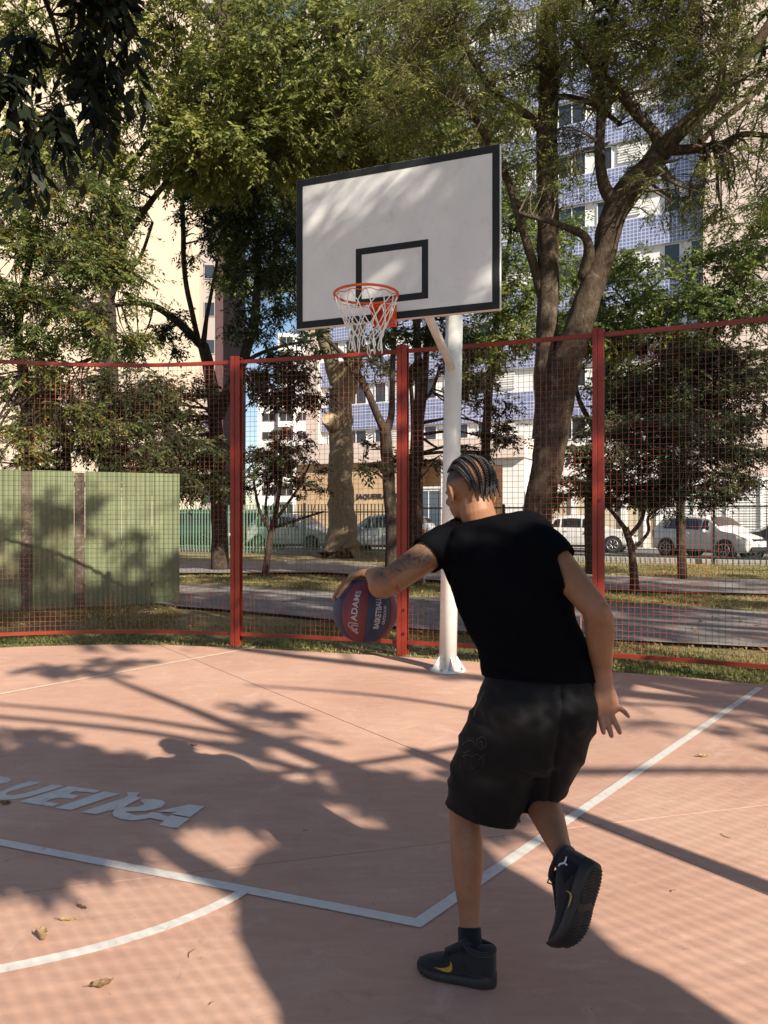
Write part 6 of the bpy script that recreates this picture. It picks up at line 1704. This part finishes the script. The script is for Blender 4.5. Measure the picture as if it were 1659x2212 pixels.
# shorts
sho = MB()
sho.ring_loft(loft_rings(smooth_path([(at(1163, 1450, 2.42), .165, .112), (at(1163, 1480, 2.415), .176, .125), (at(1160, 1530, 2.40), .190, .145), (at(1155, 1580, 2.41), .180, .14)]), X, 40))
sho.ring_loft(loft_rings(smooth_path([(at(1125, 1500, 2.42), .12, .12), (at(1095, 1580, 2.43), .130, .130), (at(1070, 1650, 2.455), .138, .122), (at(1050, 1715, 2.48), .127, .112), (at(1034, 1790, 2.50), .125, .108), (at(1030, 1830, 2.50), .125, .108)]), X, 34))
sho.ring_loft(loft_rings(smooth_path([(at(1208, 1500, 2.39), .105, .125), (at(1205, 1580, 2.41), .100, .125), (at(1185, 1650, 2.46), .085, .11), (at(1163, 1715, 2.52), .078, .095), (at(1140, 1790, 2.58), .076, .09), (at(1132, 1815, 2.60), .076, .09)]), X, 30))
ellipsoid(sho, at(1128, 1545, 2.33), Matrix.Identity(3), (.085, .07, .085), 20, 14)
ellipsoid(sho, at(1225, 1550, 2.32), Matrix.Identity(3), (.060, .06, .080), 20, 14)
shorts = fuse('shorts', sho, 0.0065, 8, M['shorts'], person)
def sh_fold(p):
    q = Vector((p.x * 8 + p.z * 4, p.y * 8, p.z * 5)); f = noise.noise(q) * .008
    d2 = p.x * .75 + p.z * .65
    f += (1 - abs(noise.noise(Vector((d2 * 15, p.y * 6, (p.z * .75 - p.x * .65) * 5))))) ** 4 * .010 - .004
    f += noise.noise(Vector((p.x * 24 + p.z * 14, p.y * 20, p.z * 7))) * .004
    # seat seam
    px = (p.x / p.y) * FPX + 829.5; py = 1116 + (CAM_H - p.z) / p.y * FPX
    sx_ = 1212 - (py - 1480) * 0.0 - max(0, py - 1560) * .16 - ((py - 1560) / 60.0) ** 2 * (1 if py < 1560 else 0)
    if p.y < 2.42 and 1470 < py < 1730: f -= .010 * math.exp(-((px - sx_) / 6.0) ** 2)
    return f
wrinkle(shorts, sh_fold)
c_ = get_co(shorts.data)
pyy = 1116 + (CAM_H - c_[:, 2]) / c_[:, 1] * FPX; pxx = c_[:, 0] / c_[:, 1] * FPX + 829.5
hl = np.array(at(1042, 1757, 2.48)); nl = np.array((0.25, -.02, 1.0)); nl /= np.linalg.norm(nl)
hr_ = np.array(at(1160, 1728, 2.50)); nr = np.array((-.60, 0.0, 1.0)); nr /= np.linalg.norm(nr)
leftside = pxx < 1122
# sunlight painted as a paler patch on the seat and embossed print on the left leg
sun_dapple = 0.85 * np.exp(-((pxx - 1174) / 24.0) ** 2 - ((pyy - 1540) / 34.0) ** 2) + .26 * np.exp(-((pxx - 1120) / 60.0) ** 2 - ((pyy - 1570) / 50.0) ** 2)
sun_dapple += .22 * np.exp(-((pxx - 1060) / 40.0) ** 2 - ((pyy - 1690) / 18.0) ** 2)
nz = np.array([0.55 + 0.9 * noise.noise(Vector(p) * 26) for p in c_])
sun_dapple = np.clip(sun_dapple * np.clip(nz, .25, 1.2), 0, 1) * (c_[:, 1] < 2.5)
set_attr(shorts.data, 'sun_dapple', sun_dapple)
plane_cut(shorts.data, hl, nl, lambda p: pix(p)[0] < 1122)
plane_cut(shorts.data, hr_, nr, lambda p: pix(p)[0] >= 1122)
plane_cut(shorts.data, (0, 0, at(0, 1449, 2.42).z), (0, 0, -1), lambda p: True)
sd_ = shorts.modifiers.new('thick', 'SOLIDIFY'); sd_.thickness = 0.004; sd_.offset = 1
ss = shorts.modifiers.new('sm', 'SMOOTH'); ss.factor = .5; ss.iterations = 3
# waistband, drawn around the hips
wb = [at(1163, 1466, 2.42) + Vector((.171 * math.cos(a), .122 * math.sin(a), .006 - .004 * math.cos(a))) for a in [2 * math.pi * i / 48 for i in range(48)]]
mb = MB(); mb.tube(wb, .008, 8, closed=True); mb.build('waistband', M['shorts'], shorts, smooth=True)
# zip on the left pocket, raised print on the leg
def on_surface(o, px, py, off=.002):
    """first point of the cloth seen towards a reference pixel"""
    dg = bpy.context.evaluated_depsgraph_get()
    org = Vector((0, 0, CAM_H)); dr = (at(px, py, 1.0) - org).normalized()
    inv = o.matrix_world.inverted()
    h, l, nn, idx = o.ray_cast(inv @ org, (inv.to_3x3() @ dr))
    return (o.matrix_world @ l - dr * off) if h else None
bpy.context.view_layer.update()
M['zip'] = paint('brass_zip', (0.09, 0.08, 0.06), 0.5, 0.2, 40)
zp = [on_surface(shorts, x, y, .003) for x, y in ((1047, 1492), (1038, 1510), (1029, 1530), (1024, 1548))]
zp = [p for p in zp if p]
if len(zp) > 2:
    mb = MB(); mb.tube(zp, .0016, 6); mb.build('pocket_zip', M['zip'], shorts, smooth=True)
M['emboss'] = cloth_mat('embossed_print', (0.022, 0.021, 0.021), 0.3)
def squiggle(pp, r, name, mat, o, par):
    q = [on_surface(o, x, y, .001) for x, y in pp]; q = [p for p in q if p]
    if len(q) > 2:
        mb = MB(); mb.tube([Vector(a) for a in catmull([tuple(p) for p in q], 3)], r, 6); return mb.build(name, mat, par, smooth=True)
for pp in ([(1000, 1608), (1010, 1600), (1022, 1602), (1024, 1612), (1014, 1622), (1002, 1626)], [(1030, 1598), (1040, 1592), (1050, 1598), (1050, 1610), (1038, 1618), (1030, 1612), (1030, 1600)],
           [(1000, 1634), (1010, 1630), (1020, 1634), (1030, 1629), (1040, 1634), (1050, 1628)], [(996, 1640), (996, 1662), (1002, 1668)], [(1008, 1644), (1010, 1664)], [(1018, 1642), (1018, 1660), (1026, 1656)],
           [(990, 1600), (988, 1620), (992, 1640)], [(1034, 1640), (1044, 1636), (1044, 1652)], [(1036, 1604), (1044, 1602), (1040, 1612)]):
    squiggle(pp, .0013, 'raised_print', M['emboss'], shorts, shorts)

# socks and shoes
def sock(an, kn, name='sock'):
    d = (kn - an).normalized(); mb = MB()
    mb.ring_loft(loft_rings([(an - d * .06, .036, .040), (an - d * .02, .038, .044), (an + d * .034, .037, .0425)], X, 24, cap=.2)); return mb.build(name, M['sock'], person, smooth=True)
def shoe(heel, fwd, up, length, mirror, bend=0.0):
    """local x: heel to toe, y: towards the inner side (mirror flips), z: up"""
    f = fwd.normalized(); u = (up - f * up.dot(f)).normalized(); s = u.cross(f) * mirror
    k = length / 0.30
    def L(x, y, z):
        zz = z + bend * max(0, x - .19) ** 2 * 12
        return heel + (f * x + s * y + u * zz) * k
    def hw(x):      # half width of the sole
        q = x / .30
        return .0485 * max(.02, 1 - abs(2 * q - 1.02) ** 3.4) ** .5 * (1.0 - .16 * math.exp(-((q - .40) / .16) ** 2)) + .004 if 0 < q < 1 else .004
    root = None
    # sole with thick rounded sidewall
    mb = MB(); rings = []
    xs_ = [.0015, .008, .022, .045, .075, .105, .14, .175, .205, .235, .26, .28, .292, .2985]
    for x in xs_:
        w = hw(x); h = .044 - .012 * (x / .30) + (.010 * math.exp(-((x - .0) / .05) ** 2))
        toe = .018 * max(0, (x - .24) / .06) ** 2; z0 = toe
        rings.append([L(x, w * .90, z0), L(x, w * 1.04, z0 + .008), L(x, w * 1.06, z0 + h * .55), L(x, w * .98, z0 * .6 + h), L(x, w * .5, z0 * .6 + h), L(x, -w * .5, z0 * .6 + h), L(x, -w * .98, z0 * .6 + h), L(x, -w * 1.06, z0 + h * .55), L(x, -w * 1.04, z0 + .008), L(x, -w * .90, z0), L(x, -w * .4, z0 - .001), L(x, w * .4, z0 - .001)])
    mb.ring_loft(rings); so = mb.build('sole', M['sole'], person, smooth=True)
    b = so.modifiers.new('sub', 'SUBSURF'); b.levels = 1; b.render_levels = 1
    # tread ribs under the sole
    tr = MB()
    for i in range(26):
        x = .02 + i * .0102
        if .125 < x < .145: continue
        w = hw(x) * .78; toe = .018 * max(0, (x - .24) / .06) ** 2
        pts = [L(x + .006 * math.sin(j * .9 + i * .25), -w + 2 * w * j / 8, toe - .0022) for j in range(9)]
        tr.tube(pts, .0019, 4)
    tr.build('tread', M['sole'], so, kind='stuff')
    # upper
    mb = MB(); rings = []
    prof = [(.004, .030, .128, .028), (.018, .034, .146, .039), (.045, .034, .138, .045), (.075, .034, .130, .047), (.100, .033, .128, .046), (.125, .032, .118, .045), (.155, .030, .102, .044), (.185, .028, .088, .046), (.215, .026, .077, .046), (.240, .026, .069, .043), (.265, .027, .060, .037), (.285, .029, .050, .026), (.296, .032, .040, .010)]
    for (x, z0, z1, w) in prof:
        r_ = []
        for j in range(20):
            a = math.pi * 2 * j / 20
            cy = math.cos(a); cz = math.sin(a)
            e_ = 2.6
            yy = w * (abs(cy) ** (2 / e_)) * (1 if cy > 0 else -1)
            nar = 1.0 - (.10 if x < .13 else .24) * max(0, cz)
            zc = (z0 - .006 + z1) / 2; hh = (z1 - z0 + .006) / 2
            r_.append(L(x, yy * nar, zc + hh * (abs(cz) ** (2 / e_)) * (1 if cz > 0 else -1)))
        rings.append(r_)
    mb.ring_loft(rings); upper = mb.build('shoe_upper', M['shoe'], person, smooth=True)
    b = upper.modifiers.new('sub', 'SUBSURF'); b.levels = 1; b.render_levels = 1
    # padded collar
    mb = MB(); mb.tube([L(.066 + .056 * math.cos(a), .042 * math.sin(a), .133 + .008 * math.cos(a * 1) * (-1 if 0 else 1) + .004 * math.cos(2 * a)) for a in [2 * math.pi * i / 28 for i in range(28)]], .0085 * k, 8, closed=True)
    mb.build('collar', M['shoe'], upper, smooth=True)
    # tongue and laces
    mb = MB(); mb.tube([L(.100, 0, .150), L(.112, 0, .134), L(.150, 0, .110), L(.19, 0, .092)], [.018 * k, .020 * k, .017 * k, .012 * k], 10); mb.build('tongue', M['shoe'], upper, smooth=True)
    for i in range(6):
        x = .122 + i * .0135; z = .132 - i * .0078
        mb = MB(); mb.tube([L(x, -.024, z - .010), L(x + .003, -.010, z + .004), L(x - .002, .010, z + .004), L(x + .001, .024, z - .010)], .0024, 6); mb.build('lace', M['lace'], upper, smooth=True)
    for s2 in (-1, 1):
        mb = MB(); mb.tube([L(.118, 0, .142), L(.122, s2 * .018, .150), L(.130, s2 * .038, .134), L(.128, s2 * .030, .120), L(.120, s2 * .004, .136)], .0021, 6); mb.build('lace', M['lace'], upper, smooth=True)
    return L, upper, so
LL, upL, soL = shoe(Vector((.350, 2.285, .0165)), Vector((-.94, .34, 0)), Zv, .258, 1)
fR = Vector((-.34, -.14, -.93)); uR = Vector((-.50, .85, .10)); uR = (uR - fR.normalized() * uR.dot(fR.normalized())).normalized()
heelR = ANK_R - uR * .098 - fR.normalized() * .050
LR, upR, soR = shoe(heelR, fR, uR, .275, 1, bend=.35)
sock(ANK_L, KNEE_L); sock(ANK_R, KNEE_R)
bpy.context.view_layer.update()
def decal(pp, o, par, name, mat, off=.0025, thick=.0015):
    q = []
    for x, y in pp:
        c = [h for h in (on_surface(o_, x, y, off) for o_ in o) if h is not None]
        if c: q.append(min(c, key=lambda v: v.y))
    if len(q) < 5: return
    bm = bmesh.new(); vs = [bm.verts.new(p) for p in q]; bm.faces.new(vs)
    bmesh.ops.triangulate(bm, faces=bm.faces)
    ext = bmesh.ops.extrude_face_region(bm, geom=list(bm.faces))
    dv = (Vector((0, 0, CAM_H)) - q[0]).normalized() * thick
    for g in ext['geom']:
        if isinstance(g, bmesh.types.BMVert): g.co += dv
    me = bpy.data.meshes.new(name); bm.to_mesh(me); bm.free(); me.materials.append(mat)
    return link(bpy.data.objects.new(name, me), par)
def zsh(zx, zy): return ((zx / 6.381 + 1020) / 1.15732, (zy / 6.381 + 2300) / 1.15732)
SWO = [(405, 752), (470, 762), (540, 764), (610, 758), (655, 738), (676, 700), (678, 655), (695, 700), (708, 745), (704, 790), (680, 825), (640, 836), (570, 822), (490, 790)]
emblem = decal([zsh(*p) for p in SWO], [upL, soL], upL, 'shoe_emblem', M['gold'])
def zsr(zx, zy): return ((zx / 6.91 + 1360) / 1.15732, (zy / 6.91 + 2060) / 1.15732)
decal([zsr(*p) for p in [(375, 1150), (430, 1160), (475, 1200), (485, 1250), (470, 1330), (440, 1400), (405, 1460), (430, 1370), (450, 1280), (440, 1210), (410, 1175)]], [upR, soR], upR, 'shoe_emblem', M['gold'])
sk = [o for o in children(person) if o.name.startswith('sock')]
squiggle([zsr(*p) for p in [(255, 725), (275, 695), (320, 680), (355, 665), (375, 620), (385, 570)]], .0028, 'sock_emblem', M['white_print'], sk[1], sk[1])
squiggle([zsr(*p) for p in [(350, 668), (372, 690), (395, 710)]], .0026, 'sock_emblem', M['white_print'], sk[1], sk[1])

for pp in ([(1002, 2058), (1000, 2075), (1006, 2092), (1020, 2104)], [(1062, 2062), (1050, 2078), (1048, 2104)], [(926, 2072), (945, 2080), (962, 2074), (972, 2060)], [(930, 2090), (960, 2102), (1000, 2108), (1050, 2108)]):
    squiggle(pp, .0011, 'seam', M['lace'], upL, upL)
# ------------------------------------------------------------------ the ball
ball = empty('basketball', BALL_C)
tag(ball, 'worn dark red and navy blue basketball under the player\'s left hand', 'basketball')
M['ball_red'] = paint('faded_red_rubber', (0.17, 0.030, 0.038), 0.6, 0.18, 18, bmp=0.0)
M['ball_blue'] = paint('navy_rubber', (0.035, 0.045, 0.095), 0.6, 0.18, 18)
for m_ in (M['ball_red'], M['ball_blue']):
    nt = m_.node_tree; vv = nt.nodes.new('ShaderNodeTexVoronoi'); vv.inputs['Scale'].default_value = 420
    tc = nt.nodes.new('ShaderNodeTexCoord'); nt.links.new(tc.outputs['Object'], vv.inputs['Vector']); bump(nt, nt.nodes['Principled BSDF'], vv.outputs['Distance'], .35, .001)
M['seam'] = paint('ball_seam', (0.03, 0.035, 0.07), 0.6, 0.1, 30)
M['ball_print'] = paint('ball_print', (0.50, 0.45, 0.47), 0.5, 0.1, 30)
# eight panels between meridians about a tilted near-vertical axis
vd = (Vector((0, 0, CAM_H)) - BALL_C).normalized()
BA = (Vector((0.10, 0, 1)) - vd * .05).normalized()
BE = (vd - BA * vd.dot(BA)).normalized(); BF = BA.cross(BE)      # BE towards camera, BF to its right
def sph(lon, lat, off=0.0):
    return BALL_C + (BE * (math.cos(lat) * math.cos(lon)) + BF * (math.cos(lat) * math.sin(lon)) + BA * math.sin(lat)) * (BALL_R + off)
# seams bow: the photograph shows the red panel from -48 to +4 degrees at the equator
edges_ = [-46, 5, 50, 92, 140, 185, 228, 270]
for i in range(8):
    a0 = R_(edges_[i]); a1 = R_(edges_[(i + 1) % 8] + (360 if i == 7 else 0))
    g = .014; vs = []; fs = []; nu = 14; nv2 = 28
    for j in range(nv2 + 1):
        lat = -math.pi / 2 + math.pi * j / nv2
        gg = min(g / max(math.cos(lat), .02), (a1 - a0) * .45)
        for k in range(nu + 1):
            fr = k / nu; lon = a0 + gg + (a1 - a0 - 2 * gg) * fr
            e_ = min(fr, 1 - fr); off = -.0012 if e_ == 0 else 0
            vs.append(sph(lon, lat, off))
    for j in range(nv2):
        for k in range(nu): fs.append((j * (nu + 1) + k, j * (nu + 1) + k + 1, (j + 1) * (nu + 1) + k + 1, (j + 1) * (nu + 1) + k))
    mesh_obj('panel', vs, fs, M['ball_red'] if i % 2 == 0 else M['ball_blue'], ball, smooth=True)
mb = MB(); ellipsoid(mb, BALL_C, Matrix.Identity(3), (BALL_R - .0018,) * 3, 40, 24); mb.build('seam_core', M['seam'], ball, smooth=True)
# lettering: text outlines wrapped on the sphere, reading upwards
def wrap_text(txt, name, lon0, lat0, size, lon_w, parent, mat, track=1.0, bold=0.0, xs=1.0):
    cu = bpy.data.curves.new(name, 'FONT'); cu.body = txt; cu.size = size; cu.align_x = 'CENTER'; cu.align_y = 'CENTER'; cu.space_character = track; cu.offset = bold
    cu.resolution_u = 3
    t = bpy.data.objects.new(name, cu); COL.objects.link(t)
    dg = bpy.context.evaluated_depsgraph_get(); me = bpy.data.meshes.new_from_object(t.evaluated_get(dg)); bpy.data.objects.remove(t)
    bm = bmesh.new(); bm.from_mesh(me)
    bmesh.ops.triangulate(bm, faces=bm.faces); bmesh.ops.subdivide_edges(bm, edges=[e for e in bm.edges if e.calc_length() > size * .25], cuts=1, use_grid_fill=False)
    for v in bm.verts:
        x, y = v.co.x * xs, v.co.y       # x runs along the latitude upwards, y to the left
        lat = lat0 + x / BALL_R; lon = lon0 - y / BALL_R
        v.co = sph(lon, lat, .0009)
    bm.to_mesh(me); bm.free(); me.name = name; me.materials.clear(); me.materials.append(mat)
    return link(bpy.data.objects.new(name, me), parent)
wrap_text('ADAMS', 'ball_lettering', R_(-18), R_(12), .033, 0, ball, M['ball_print'], 1.05, .0006, 1.02)
wrap_text('BASKETBALL', 'ball_lettering', R_(24), R_(1), .031, 0, ball, M['ball_print'], .95, .0010, .70)
wrap_text('OUTDOOR', 'ball_lettering', R_(36.5), R_(-1), .016, 0, ball, M['ball_print'], 1.0, .0006, .85)
# emblem below the first word: two nested arches and a dot
def ball_curve(pts, r, name): 
    mb = MB(); mb.tube([sph(R_(a), R_(b), .0004) for a, b in [(p[0], p[1]) for p in catmull(pts, 5)]], r, 6); return mb.build(name, M['ball_print'], ball, smooth=True)
ball_curve([(-10, -20), (-20, -19), (-28, -20), (-30, -25), (-24, -32), (-13, -41)], .0018, 'ball_emblem')
ball_curve([(-10, -24), (-18, -23), (-23.5, -25), (-20, -31), (-10, -39)], .0018, 'ball_emblem')
mb = MB(); ellipsoid(mb, sph(R_(-14), R_(-31), 0), Matrix.Identity(3), (.0042, .002, .0042), 12, 8); mb.build('ball_emblem', M['ball_print'], ball, smooth=True)
